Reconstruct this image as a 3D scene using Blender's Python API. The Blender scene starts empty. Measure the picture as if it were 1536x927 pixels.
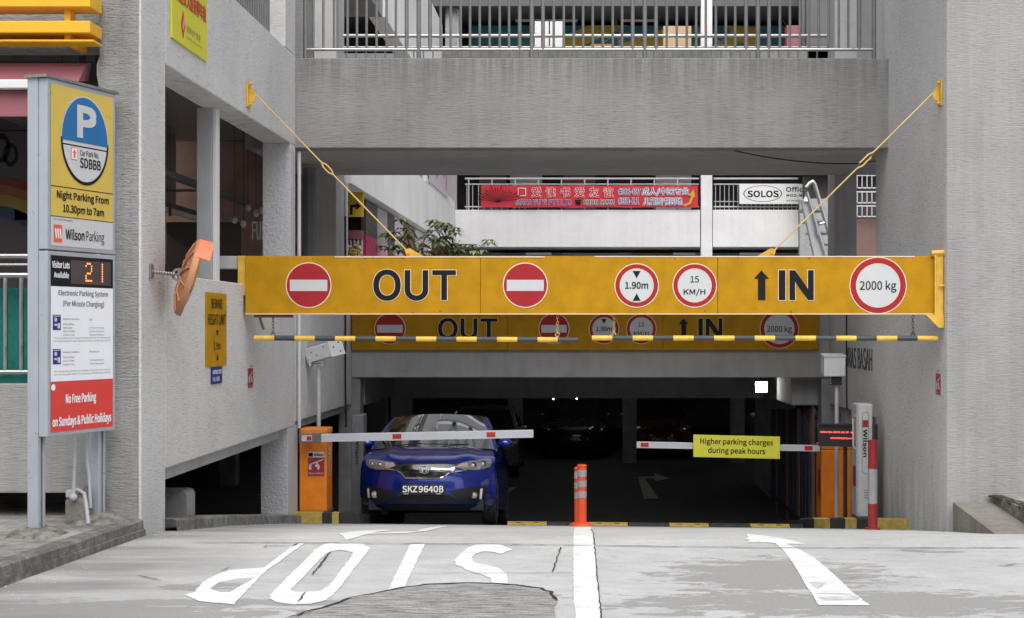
import bpy, bmesh, math, random
from mathutils import Vector, Matrix
from mathutils.geometry import tessellate_polygon
random.seed(7)
S=bpy.context.scene
COL=S.collection
F=2250.0; VX=877.0; VY=493.0; EYE=1.6
# ------------------------------------------------ camera, sky, sun, exposure
cam=bpy.data.objects.new('camera',bpy.data.cameras.new('camera')); COL.objects.link(cam)
cam.location=(0,0,EYE); cam.rotation_euler=(math.radians(90),0,0)
cam.data.sensor_width=36; cam.data.lens=F/1536*36
cam.data.shift_x=-(VX-768)/1536; cam.data.shift_y=(VY-463.5)/1536
cam.data.clip_start=.05; cam.data.clip_end=2000
S.camera=cam
SUN_EL=math.radians(52); SUN_AZ=math.radians(176)   # azimuth clockwise from +Y
W=bpy.data.worlds.new('World'); S.world=W; W.use_nodes=True
wn=W.node_tree.nodes; wl=W.node_tree.links
sky=wn.new('ShaderNodeTexSky'); sky.sky_type='NISHITA'; sky.sun_disc=False
sky.sun_elevation=SUN_EL; sky.sun_rotation=SUN_AZ; sky.air_density=1.0; sky.dust_density=3.0
hs=wn.new('ShaderNodeHueSaturation'); hs.inputs['Saturation'].default_value=.22
bg=wn['Background']; bg.inputs['Strength'].default_value=.15
wl.new(sky.outputs[0],hs.inputs['Color']); wl.new(hs.outputs[0],bg.inputs['Color'])
sl=bpy.data.lights.new('sun','SUN'); sl.energy=1.1; sl.angle=math.radians(60); sl.color=(1,.985,.96)
so=bpy.data.objects.new('sun',sl); COL.objects.link(so)
d=Vector((math.sin(SUN_AZ)*math.cos(SUN_EL),math.cos(SUN_AZ)*math.cos(SUN_EL),math.sin(SUN_EL)))
so.rotation_euler=d.to_track_quat('Z','Y').to_euler(); so.location=(20,-30,40)
S.view_settings.view_transform='Standard'; S.view_settings.look='None'
S.view_settings.exposure=.55; S.view_settings.gamma=1
S.cycles.max_bounces=12; S.cycles.diffuse_bounces=9
# ------------------------------------------------ terrain profile
HK=[(-200,1.6),(10.5,1.6),(11.56,1.605),(12.17,1.66),(13,1.756),(14,1.873),(15,1.993),(16,2.116),(17,2.24),(18,2.368),(19,2.504),(20,2.64),(21,2.77),(22,2.90),(23,3.03),(24,3.15),(25,3.24),(26,3.29),(27,3.3),(400,3.3)]
def lerpk(K,t):
    if t<=K[0][0]: return K[0][1]
    for a,b in zip(K,K[1:]):
        if t<=b[0]: return a[1]+(b[1]-a[1])*(t-a[0])/(b[0]-a[0])
    return K[-1][1]
CK=[(9,0),(10.5,.0015),(12.17,.005),(14,.01),(26,.01),(28,0)]
def gz(x,y): return EYE-lerpk(HK,y)-lerpk(CK,y)*max(-8,min(8,x))
def W3(px,py,Z): return Vector(((px-VX)/F*Z,Z,EYE-(py-VY)/F*Z))
def X(px,Z): return (px-VX)/F*Z
def Zz(py,Z): return EYE-(py-VY)/F*Z
def G(px,py):
    """point of the ground under a ray given by photo pixel"""
    t=6.0
    while t<19.5:
        x=X(px,t); y=VY+F*(EYE-gz(x,t))/t
        if y<=py: break
        t+=.01
    return (X(px,t),t)
# ------------------------------------------------ materials
MAT={}
class N:
    def __init__(s,name):
        s.m=bpy.data.materials.new(name); s.m.use_nodes=True; s.t=s.m.node_tree
        s.b=s.t.nodes['Principled BSDF']; MAT[name]=s.m
    def n(s,k,**kw):
        o=s.t.nodes.new(k)
        for a,v in kw.items(): setattr(o,a,v)
        return o
    def l(s,a,b): s.t.links.new(a,b)
    def co(s,scale,src='Object',rot=(0,0,0)):
        c=s.n('ShaderNodeTexCoord'); m=s.n('ShaderNodeMapping'); m.inputs['Scale'].default_value=scale; m.inputs['Rotation'].default_value=rot
        s.l(c.outputs[src],m.inputs[0]); return m.outputs[0]
    def noise(s,vec,scale=1,detail=3,rough=.55,dist=0):
        o=s.n('ShaderNodeTexNoise'); o.inputs['Scale'].default_value=scale; o.inputs['Detail'].default_value=detail; o.inputs['Roughness'].default_value=rough; o.inputs['Distortion'].default_value=dist
        s.l(vec,o.inputs['Vector']); return o.outputs['Fac']
    def ramp(s,fac,stops,interp='LINEAR'):
        o=s.n('ShaderNodeValToRGB'); o.color_ramp.interpolation=interp; e=o.color_ramp.elements
        while len(e)<len(stops): e.new(.5)
        for k,(p,c) in enumerate(stops):
            e[k].position=p; e[k].color=(c,c,c,1) if isinstance(c,(int,float)) else (*c,1)
        s.l(fac,o.inputs[0]); return o.outputs[0]
    def mix(s,f,a,b,bt='MIX'):
        o=s.n('ShaderNodeMix',data_type='RGBA',blend_type=bt)
        for i,v in ((0,f),(6,a),(7,b)):
            if isinstance(v,(int,float)): o.inputs[i].default_value=v if i==0 else (v,v,v,1)
            elif isinstance(v,tuple): o.inputs[i].default_value=(*v,1)
            else: s.l(v,o.inputs[i])
        return o.outputs[2]
    def math(s,op,a,b=0,c=0):
        o=s.n('ShaderNodeMath',operation=op)
        for i,v in enumerate((a,b,c)):
            if isinstance(v,(int,float)): o.inputs[i].default_value=v
            else: s.l(v,o.inputs[i])
        return o.outputs[0]
    def bump(s,h,st=.3,dist=.01):
        o=s.n('ShaderNodeBump'); o.inputs['Strength'].default_value=st; o.inputs['Distance'].default_value=dist
        s.l(h,o.inputs['Height']); s.l(o.outputs[0],s.b.inputs['Normal'])
def paint(name,col,rough=.5,dirt=.12,metal=0,coat=0,scale=3,bump=0,spec=None):
    k=N(name); k.b.inputs['Specular IOR Level'].default_value=spec if spec is not None else (.12 if ('ink' in name or 'sign' in name) else .4); v=k.co((1,1,1)); n=k.noise(v,scale,5,.6)
    f=k.ramp(n,[(.3,1-dirt),(.7,1+dirt*.3)])
    k.l(k.mix(1,col,f,'MULTIPLY'),k.b.inputs['Base Color'])
    k.l(k.ramp(k.noise(v,scale*4,3),[(.3,max(.02,rough-.08)),(.7,min(1,rough+.1))]),k.b.inputs['Roughness'])
    k.b.inputs['Metallic'].default_value=metal; k.b.inputs['Coat Weight'].default_value=coat; k.b.inputs['Coat Roughness'].default_value=.04
    if bump: k.bump(k.noise(v,60,3),bump,.004)
    return k.m
def concrete(name,col,streak=1.0,stain=.25,bs=.5,topz=None,fine=(7,7,95),low=None,drip=.5):
    k=N(name); v=k.co((1,1,1))
    s1=k.noise(k.co(fine),1,3,.6,.35)            # combed finish
    s2=k.noise(k.co((fine[0]*3,fine[1]*3,fine[2]*2)),1,2,.6,.3)
    big=k.noise(v,.9,5,.6); patch=k.ramp(k.noise(v,2.3,3,.6),[(.35,.25),(.6,1)]); dr=k.noise(k.co((7,7,.35)),1,4,.65)
    sp=k.noise(v,28,3,.7)
    g1=k.ramp(s1,[(.33,1-.32*streak),(.45,1-.07*streak),(.54,1.0),(.72,1+.06*streak)])
    g2=k.ramp(big,[(.3,1-stain*.8),(.62,1.03)])
    g3=k.ramp(dr,[(.36,1-stain),(.56,1)])
    g4=k.ramp(k.noise(v,70,2,.6),[(.30,.55),(.37,1)])
    c=k.mix(patch,col,k.mix(1,col,g1,'MULTIPLY')); c=k.mix(1,c,g2,'MULTIPLY'); c=k.mix(drip,c,g3,'MULTIPLY'); c=k.mix(.6,c,g4,'MULTIPLY')
    if topz is not None:                          # rain stains running down from the coping
        sep=k.n('ShaderNodeSeparateXYZ'); k.l(v,sep.inputs[0])
        g=k.math('MULTIPLY_ADD',sep.outputs[2],2.2,-2.2*(topz-.5)); g=k.math('MINIMUM',k.math('MAXIMUM',g,0),1)
        st=k.ramp(k.noise(k.co((16,16,.5)),1,4,.7),[(.42,1),(.60,0)])
        f=k.math('MULTIPLY',k.math('MULTIPLY',g,st),.5)
        c=k.mix(f,c,(.12,.115,.11))
    if low is not None:                           # dark vertical streaks, stronger towards the ground
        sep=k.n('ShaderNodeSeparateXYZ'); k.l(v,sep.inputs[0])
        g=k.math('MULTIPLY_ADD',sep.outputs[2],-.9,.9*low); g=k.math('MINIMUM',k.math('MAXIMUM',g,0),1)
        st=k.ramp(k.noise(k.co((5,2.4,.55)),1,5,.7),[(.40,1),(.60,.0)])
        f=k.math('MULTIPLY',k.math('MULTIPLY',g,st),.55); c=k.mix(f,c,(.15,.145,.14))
    k.l(c,k.b.inputs['Base Color']); k.b.inputs['Roughness'].default_value=.92
    h=k.math('ADD',k.math('MULTIPLY',s1,1.0),k.math('MULTIPLY',s2,.5))
    k.bump(h,bs,.02)
    return k.m
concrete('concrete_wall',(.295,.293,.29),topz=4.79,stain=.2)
concrete('concrete_side_lit',(.62,.617,.61),stain=.14,streak=.9,low=.35,drip=.2)  # same concrete as front and beam, painted lighter to lift the dim side walls
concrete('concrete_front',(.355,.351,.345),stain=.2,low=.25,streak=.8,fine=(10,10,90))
concrete('concrete_rough',(.34,.335,.325),streak=1.0,stain=.35,bs=.8,fine=(15,15,70))
concrete('concrete_soffit',(.44,.435,.43),streak=.35,stain=.2,bs=.12,fine=(4,4,4))
concrete('concrete_inner',(.40,.40,.40),streak=.4,stain=.2,bs=.2,fine=(12,12,12))
concrete('render_white',(.82,.815,.81),streak=.12,stain=.13,bs=.15,fine=(8,8,8),drip=.35)
concrete('column_texture',(.52,.53,.55),streak=.1,stain=.06,bs=1.0,fine=(26,26,26))
def mottled(name,col,dark,sc,thr,bs=.8):
    k=N(name); v=k.co((1,1,1)); a=k.noise(v,sc,8,.75); b=k.noise(v,sc*7,4,.7); e=k.noise(v,1.3,4,.6)
    c=k.mix(1,col,k.ramp(b,[(.3,.62),(.5,1),(.7,1.15)]),'MULTIPLY'); f=k.math('ADD',k.math('MULTIPLY',a,.7),k.math('MULTIPLY',e,.3))
    c=k.mix(k.ramp(f,[(thr-.05,.9),(thr+.09,0)]),c,dark); k.l(c,k.b.inputs['Base Color']); k.b.inputs['Roughness'].default_value=.95
    k.bump(k.math('ADD',a,k.math('MULTIPLY',b,.6)),bs,.03)
mottled('kerb_concrete',(.30,.285,.255),(.12,.112,.10),9,.50)
mottled('path_concrete',(.33,.32,.30),(.13,.12,.11),3,.46,.5)
mottled('footing_mix',(.42,.39,.35),(.12,.11,.10),14,.47,1.2)
concrete('block_stone',(.26,.24,.215),streak=.5,stain=.4,bs=.8,fine=(22,22,22))
paint('yellow_sign',(.47,.24,.008),.6,.22,scale=5); paint('yellow_back',(.45,.23,.02),.5,.15)
paint('yellow_metal',(.70,.42,.06),.45,.25,scale=9)
paint('yellow_fin',(.80,.44,.025),.4,.08); paint('lime_sign',(.62,.60,.04),.4,.08)
paint('yellow_board',(.70,.69,.06),.4,.04); paint('pylon_yellow',(.62,.45,.09),.35,.05)
paint('sign_red',(.36,.028,.035),.4,.06); paint('sign_white',(.55,.56,.57),.4,.05); paint('cream_edge',(.75,.60,.42),.5,.05)
paint('black_ink',(.015,.015,.017),.45,.02); paint('black_paint',(.055,.06,.065),.5,.2); paint('dark_plastic',(.02,.02,.022),.4,.1)
paint('grey_paint',(.42,.43,.44),.45,.12); paint('grey_dark',(.13,.13,.135),.6,.15); paint('grey_box',(.55,.56,.57),.45,.15)
paint('white_paint',(.74,.74,.75),.45,.08); paint('pylon_grey',(.42,.46,.50),.35,.10,metal=.3); paint('pylon_white',(.80,.81,.86),.4,.03)
paint('panel_grey',(.55,.55,.56),.4,.03); paint('blue_ink',(.03,.15,.36),.35,.03); paint('navy_ink',(.03,.04,.22),.4,.03)
paint('red_board',(.66,.055,.045),.35,.04); paint('red_ink',(.55,.04,.03),.4,.03); paint('brand_orange_red',(.70,.12,.05),.4,.03)
paint('banner_red',(.62,.03,.045),.5,.08); paint('orange_cabinet',(.80,.23,.02),.38,.18,scale=6)
paint('bollard_orange',(.80,.10,.03),.4,.1); paint('reflective_band',(.36,.37,.38),.3,.15)
paint('bollard_red',(.34,.028,.035),.4,.2); paint('mirror_orange',(.44,.20,.10),.55,.2); paint('mirror_hood',(.90,.20,.11),.5,.05)
paint('steel',(.48,.48,.47),.33,.12,metal=1); paint('steel_dull',(.34,.33,.32),.4,.25,metal=.8); paint('chrome',(.55,.55,.56),.10,.02,metal=1)
paint('rust_chain',(.16,.09,.05),.7,.4,metal=.4,scale=60); paint('rod_cream',(.66,.44,.15),.5,.15)
paint('awning_pink',(.34,.13,.155),.6,.15); paint('teal_panel',(.02,.20,.17),.3,.2); paint('brown_panel',(.20,.12,.10),.6,.2)
paint('shop_dark',(.07,.058,.055),.6,.3); paint('shop_wall',(.42,.30,.27),.7,.3); paint('shop_grey',(.26,.27,.275),.4,.15)
paint('magenta',(.38,.015,.09),.5,.1); paint('pink',(.66,.32,.42),.5,.15); paint('mural_orange',(.55,.20,.03),.6,.15); paint('mural_yellow',(.60,.42,.03),.6,.1)
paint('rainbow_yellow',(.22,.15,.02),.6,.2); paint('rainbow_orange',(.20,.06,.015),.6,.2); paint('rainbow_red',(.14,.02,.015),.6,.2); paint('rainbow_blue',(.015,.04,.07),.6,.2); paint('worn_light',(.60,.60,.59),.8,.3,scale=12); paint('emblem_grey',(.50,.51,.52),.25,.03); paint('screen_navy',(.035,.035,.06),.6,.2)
paint('mural_blue',(.04,.22,.27),.5,.2); paint('mural_red',(.40,.05,.03),.6,.1); paint('cardboard',(.62,.42,.24),.8,.1)
paint('leaf_green',(.09,.13,.045),.5,.35,scale=30); paint('leaf_light',(.26,.30,.13),.5,.3,scale=30); paint('stem_brown',(.14,.10,.06),.8,.2); paint('flower_gold',(.75,.50,.18),.6,.2,scale=30)
paint('hump_yellow',(.46,.32,.07),.6,.35,scale=14); paint('hump_black',(.035,.035,.035),.7,.3,scale=14); paint('kerb_yellow',(.50,.37,.09),.7,.35,scale=14)
paint('tyre',(.02,.02,.02),.85,.1); paint('rim',(.42,.42,.43),.3,.1,metal=.9); paint('car_dark',(.012,.012,.014),.5,.1)
paint('lamp_glass',(.45,.45,.46),.08,.05,coat=1); paint('amber',(.55,.22,.12),.2,.05); paint('blue_patch',(.05,.16,.30),.5,.1)
paint('moss',(.05,.055,.025),.95,.5,scale=25,bump=.6)
paint('car_silver',(.35,.36,.37),.3,.05,metal=.6,coat=1); paint('car_maroon',(.10,.012,.012),.3,.05,coat=1); paint('car_black',(.012,.012,.013),.25,.05,coat=1); paint('car_white',(.55,.55,.55),.3,.05,coat=1)
def carblue():
    k=N('car_blue'); k.b.inputs['Base Color'].default_value=(.008,.028,.30,1); k.b.inputs['Metallic'].default_value=.45; k.b.inputs['Roughness'].default_value=.27
    k.b.inputs['Coat Weight'].default_value=1; k.b.inputs['Coat Roughness'].default_value=.03
    v=k.co((1,1,1)); k.l(k.mix(1,(.006,.024,.26),k.ramp(k.noise(v,300,2),[(.3,.8),(.7,1.15)]),'MULTIPLY'),k.b.inputs['Base Color'])
carblue()
def glass(name,col,alpha,rough=.02):
    k=N(name); k.b.inputs['Base Color'].default_value=(*col,1); k.b.inputs['Alpha'].default_value=alpha; k.b.inputs['Roughness'].default_value=rough; k.b.inputs['Specular IOR Level'].default_value=.8
    k.b.inputs['Coat Weight'].default_value=1; k.b.inputs['Coat Roughness'].default_value=.01; k.b.inputs['Coat IOR'].default_value=3.2
glass('windscreen',(.012,.016,.018),.75); glass('lens',(.6,.6,.62),.22); glass('shop_glass',(.05,.055,.06),.25)
def emit(name,col,st):
    k=N(name); k.b.inputs['Base Color'].default_value=(*col,1); k.b.inputs['Emission Color'].default_value=(*col,1); k.b.inputs['Emission Strength'].default_value=st
emit('led_red',(1,.05,.05),2.2); emit('led_orange',(1,.26,.08),1.2); emit('lamp_white',(1,1,.97),25.0); emit('shop_fill_glow',(1,.88,.74),20); emit('far_lamp',(1,.97,.9),12); emit('tube_fill_glow',(1,.98,.95),3.6)  # the shop and tube emitters serve added fill lights out of view
def streetmat():
    k=N('street_concrete'); v=k.co((1,1,1))
    a=k.noise(k.co((3,5,1)),1,6,.7,.4)          # broom strokes across the road
    b=k.noise(v,.7,5,.6); s=k.noise(v,45,3,.7); d=k.noise(k.co((5,10,1)),1.7,7,.8,.6)
    c=k.mix(1,(.50,.50,.495),k.ramp(a,[(.3,.84),(.5,.97),(.7,1.07)]),'MULTIPLY')
    c=k.mix(1,c,k.ramp(b,[(.3,.86),(.65,1.04)]),'MULTIPLY')
    c=k.mix(1,c,k.ramp(s,[(.30,.72),(.42,1),(.7,1.05)]),'MULTIPLY')
    c=k.mix(1,c,k.ramp(d,[(.30,.38),(.36,.80),(.41,1)]),'MULTIPLY')
    # two areas where the pale topping has worn off down to the browner base
    sep=k.n('ShaderNodeSeparateXYZ'); k.l(v,sep.inputs[0]); x,y=sep.outputs[0],sep.outputs[1]
    def blob(cx,cy,rx,ry):
        dx=k.math('POWER',k.math('DIVIDE',k.math('SUBTRACT',x,cx),rx),2.0)
        dy=k.math('POWER',k.math('DIVIDE',k.math('SUBTRACT',y,cy),ry),2.0)
        return k.math('SUBTRACT',1.0,k.math('SQRT',k.math('ADD',dx,dy)))
    f=None
    for args in ((1.22,9.75,.75,.75),(1.55,8.75,1.5,.45),(-2.75,8.45,1.1,.38),(-2.2,8.75,.9,.14),(-2.35,9.3,.3,.14)):
        q=blob(*args); f=q if f is None else k.math('MAXIMUM',f,q)
    n=k.noise(k.co((2.6,6,1)),1.3,9,.72,.5)
    g=k.math('ADD',f,k.math('MULTIPLY',k.math('SUBTRACT',n,.5),3.6))
    m=k.ramp(g,[(.08,0),(.11,1)])
    c=k.mix(m,c,k.mix(1,(.31,.298,.294),k.ramp(s,[(.3,.85),(.6,1.05)]),'MULTIPLY'))
    # patchy darkening towards the left kerb
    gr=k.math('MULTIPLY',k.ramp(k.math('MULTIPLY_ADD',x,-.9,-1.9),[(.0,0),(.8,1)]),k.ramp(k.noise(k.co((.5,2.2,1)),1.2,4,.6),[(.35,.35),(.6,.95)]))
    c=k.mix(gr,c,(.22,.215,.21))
    k.l(c,k.b.inputs['Base Color']); k.b.inputs['Roughness'].default_value=.88
    h=k.math('ADD',k.math('MULTIPLY',d,.7),k.math('MULTIPLY',s,.35)); h=k.math('SUBTRACT',h,k.math('MULTIPLY',m,.3)); k.bump(h,.35,.01)
streetmat()
def patchmat():
    k=N('patch_mortar'); a=k.noise(k.co((5,34,1)),1,5,.7,.7); s=k.noise(k.co((1,1,1)),60,3,.7)
    c=k.mix(1,(.37,.36,.35),k.ramp(a,[(.36,.30),(.48,.85),(.66,1.35)]),'MULTIPLY'); c=k.mix(1,c,k.ramp(s,[(.3,.7),(.6,1.05)]),'MULTIPLY')
    k.l(c,k.b.inputs['Base Color']); k.b.inputs['Roughness'].default_value=.95; k.bump(a,.9,.02)
patchmat()
def roadpaint():
    k=N('road_paint'); v=k.co((1,1,1)); n=k.noise(v,14,5,.7); b=k.noise(k.co((1.5,6,1)),1.5,5,.7)
    c=k.mix(1,(.80,.80,.79),k.ramp(b,[(.36,.80),(.55,1)]),'MULTIPLY'); c=k.mix(1,c,k.ramp(n,[(.32,.62),(.40,1)]),'MULTIPLY')
    k.l(c,k.b.inputs['Base Color']); k.b.inputs['Roughness'].default_value=.7; k.bump(n,.2,.004)
roadpaint()
paint('crack_dark',(.035,.033,.03),.95,.3); paint('asphalt',(.09,.09,.09),.85,.3,scale=6,bump=.4); paint('worn_paint',(.50,.50,.47),.8,.35,scale=8); paint('inside_wall',(.34,.34,.34),.8,.3)
# ------------------------------------------------ mesh builder
class Fr:
    """flat frame: origin o, right u, up v, outward n"""
    def __init__(s,o,u,v=(0,0,1)):
        s.o=Vector(o); s.u=Vector(u).normalized(); s.v=Vector(v).normalized(); s.n=s.u.cross(s.v).normalized()
    def __call__(s,a,b,off=0): return s.o+s.u*a+s.v*b+s.n*off
def front(Z): return Fr((0,Z,0),(1,0,0))      # faces the camera, n=(0,-1,0)
_tc={}
import os
try: FONT=bpy.data.fonts.load(os.path.join(bpy.utils.system_resource('DATAFILES'),'fonts','Noto Sans CJK Regular.woff2'))   # ships with Blender
except Exception: FONT=None
def textgeo(txt,bold=0.0,align='CENTER',ls=1.0):
    key=(txt,bold,align,ls)
    if key in _tc: return _tc[key]
    c=bpy.data.curves.new('t','FONT'); c.body=txt; c.align_x=align; c.offset=bold; c.resolution_u=3; c.space_character=ls
    if FONT: c.font=FONT
    o=bpy.data.objects.new('t',c); COL.objects.link(o)
    bpy.context.view_layer.update()
    m=bpy.data.meshes.new_from_object(o.evaluated_get(bpy.context.evaluated_depsgraph_get()))
    vs=[(v.co.x,v.co.y) for v in m.vertices]; fs=[tuple(p.vertices) for p in m.polygons]
    bpy.data.objects.remove(o); bpy.data.curves.remove(c); bpy.data.meshes.remove(m)
    _tc[key]=(vs,fs); return vs,fs
class MB:
    def __init__(s): s.v=[]; s.f=[]; s.m=[]
    def add(s,vs,fs,m=0):
        k=len(s.v); s.v+= [Vector(p) for p in vs]
        for f in fs: s.f.append(tuple(i+k for i in f)); s.m.append(m)
        return s
    def box(s,x0,x1,y0,y1,z0,z1,m=0):
        v=[(x,y,z) for z in (z0,z1) for y in (y0,y1) for x in (x0,x1)]
        return s.add(v,[(0,2,3,1),(4,5,7,6),(0,1,5,4),(1,3,7,5),(3,2,6,7),(2,0,4,6)],m)
    def fbox(s,fr,a0,a1,b0,b1,d0,d1,m=0):
        v=[fr(a,b,d) for d in (d0,d1) for b in (b0,b1) for a in (a0,a1)]
        return s.add(v,[(0,2,3,1),(4,5,7,6),(0,1,5,4),(1,3,7,5),(3,2,6,7),(2,0,4,6)],m)
    def quad(s,fr,a0,a1,b0,b1,off=0,m=0): return s.add([fr(a0,b0,off),fr(a1,b0,off),fr(a1,b1,off),fr(a0,b1,off)],[(0,1,2,3)],m)
    def poly(s,fr,pts,off=0,m=0):
        t=tessellate_polygon([[Vector((a,b,0)) for a,b in pts]])
        vs=[fr(a,b,off) for a,b in pts]; out=[]
        for tri in t:
            a,b,c=[Vector(pts[i]) for i in tri]
            out.append(tri if (b-a).cross(c-a)>0 else tri[::-1])
        return s.add(vs,out,m)
    def prism(s,fr,pts,d0,d1,m=0):
        n=len(pts); ar=sum(pts[i][0]*pts[(i+1)%n][1]-pts[(i+1)%n][0]*pts[i][1] for i in range(n))
        if ar<0: pts=pts[::-1]
        s.poly(fr,pts,d1,m); k=len(s.v)
        t=tessellate_polygon([[Vector((a,b,0)) for a,b in pts]]); out=[]
        for tri in t:
            a,b,c=[Vector(pts[i]) for i in tri]; out.append(tri if (b-a).cross(c-a)<0 else tri[::-1])
        s.add([fr(a,b,d0) for a,b in pts],out,m)
        vs=[fr(a,b,d0) for a,b in pts]+[fr(a,b,d1) for a,b in pts]
        return s.add(vs,[(i,(i+1)%n,n+(i+1)%n,n+i) for i in range(n)],m)
    def disc(s,fr,a,b,ra,rb=None,off=0,m=0,n=40,a0=0,a1=2*math.pi):
        rb=rb or ra; full=abs(a1-a0-2*math.pi)<1e-6
        pts=[(a+ra*math.cos(a0+(a1-a0)*i/n),b+rb*math.sin(a0+(a1-a0)*i/n)) for i in range(n+(0 if full else 1))]
        return s.add([fr(p,q,off) for p,q in pts],[tuple(range(len(pts)))],m)
    def ring(s,fr,a,b,r0,r1,off=0,m=0,n=40,k=1.0,a0=0,a1=2*math.pi):
        vs=[];fs=[]
        for i in range(n+1):
            t=a0+(a1-a0)*i/n
            vs+=[fr(a+r0*math.cos(t),b+r0*k*math.sin(t),off),fr(a+r1*math.cos(t),b+r1*k*math.sin(t),off)]
        for i in range(n): fs.append((2*i,2*i+1,2*i+3,2*i+2))
        return s.add(vs,fs,m)
    def text(s,fr,txt,a0,a1,b0,b1,off=0,bold=.01,m=0,align='CENTER',ls=1.0):
        vs,fs=textgeo(txt,0,align,ls)
        if not vs: return s
        x0=min(v[0] for v in vs);x1=max(v[0] for v in vs);y0=min(v[1] for v in vs);y1=max(v[1] for v in vs)
        w=max(0,bold)*(b1-b0)*1.3 if b1-b0>.03 else 0      # heavier strokes: the glyph is struck five times, a hair apart
        for i,(dx,dy) in enumerate(((0,0),(-1,-1),(1,-1),(1,1),(-1,1)) if w>0 else ((0,0),)):
            s.add([fr(a0+w+(x-x0)/(x1-x0)*(a1-a0-2*w)+dx*w,b0+w+(y-y0)/(y1-y0)*(b1-b0-2*w)+dy*w,off+i*.00015) for x,y in vs],fs,m)
        return s
    def tube(s,pts,r,n=8,m=0,cap=True):
        pts=[Vector(p) for p in pts]; rs=r if isinstance(r,(list,tuple)) else [r]*len(pts); rings=[]
        for i,p in enumerate(pts):
            t=(pts[min(i+1,len(pts)-1)]-pts[max(i-1,0)]).normalized()
            a=Vector((0,0,1)) if abs(t.z)<.9 else Vector((1,0,0)); u=t.cross(a).normalized(); w=t.cross(u)
            rings.append([p+(u*math.cos(2*math.pi*k/n)+w*math.sin(2*math.pi*k/n))*rs[i] for k in range(n)])
        k0=len(s.v); fs=[]
        for i in range(len(pts)-1):
            for k in range(n): fs.append((i*n+k,(i+1)*n+k,(i+1)*n+(k+1)%n,i*n+(k+1)%n))
        if cap: fs.append(tuple(range(n))); fs.append(tuple((len(pts)-1)*n+k for k in reversed(range(n))))
        return s.add([p for q in rings for p in q],fs,m)
    def ball(s,c,rx,ry,rz,m=0,n=14,k=9):
        c=Vector(c); vs=[];fs=[]
        for j in range(k+1):
            for i in range(n):
                a=2*math.pi*i/n; b=math.pi*j/k
                vs.append(c+Vector((rx*math.sin(b)*math.cos(a),ry*math.sin(b)*math.sin(a),rz*math.cos(b))))
        for j in range(k):
            for i in range(n): fs.append((j*n+i,(j+1)*n+i,(j+1)*n+(i+1)%n,j*n+(i+1)%n))
        return s.add(vs,fs,m)
    def build(s,name,mats,parent=None,smooth=False,bevel=0,local=False,kind=None,fix=False):
        me=bpy.data.meshes.new(name); off=Vector((0,0,0)); p=parent
        if not local:
            while p is not None: off+=p.location; p=p.parent
        me.from_pydata([v-off for v in s.v],[],s.f)
        if isinstance(mats,str): mats=[mats]
        for q in mats: me.materials.append(MAT[q])
        for i,f in enumerate(me.polygons): f.material_index=s.m[i]
        if fix:
            b=bmesh.new(); b.from_mesh(me); bmesh.ops.remove_doubles(b,verts=b.verts,dist=1e-5); bmesh.ops.recalc_face_normals(b,faces=b.faces); b.to_mesh(me); b.free()
        if smooth:
            for f in me.polygons: f.use_smooth=True
            me.set_sharp_from_angle(angle=math.radians(smooth if smooth>1 else 40))
        me.update()
        o=bpy.data.objects.new(name,me); COL.objects.link(o); o.parent=parent
        if bevel:
            b=o.modifiers.new('b','BEVEL'); b.width=bevel; b.segments=2; b.limit_method='ANGLE'
        if kind: o['kind']=kind
        return o
def tag(o,label=None,cat=None,group=None,kind=None):
    if label: o['label']=label
    if cat: o['category']=cat
    if group: o['group']=group
    if kind: o['kind']=kind
    return o
def thing(name,label,cat,loc=(0,0,0),group=None,rot=None):
    o=bpy.data.objects.new(name,None); COL.objects.link(o); o.location=loc; o.empty_display_size=.2
    if rot: o.rotation_euler=rot
    return tag(o,label,cat,group)
def inst(src,name,parent,loc):
    o=src.copy(); COL.objects.link(o); o.name=name; o.parent=parent; o.location=loc; return o
def rough_edge(L,amp,st=.05):
    out=[]; r=random.Random(int(abs(L[0][0])*1000)+len(L))
    for i in range(len(L)):
        p=Vector(L[i]); q=Vector(L[(i+1)%len(L)]); n=max(1,int((q-p).length/st)); t=(q-p); k=Vector((-t.y,t.x)).normalized() if t.length>1e-6 else Vector((0,0))
        for j in range(n):
            c=p.lerp(q,j/n)+k*(r.gauss(0,amp) if j else 0); out.append((c.x,c.y))
    return out
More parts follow.
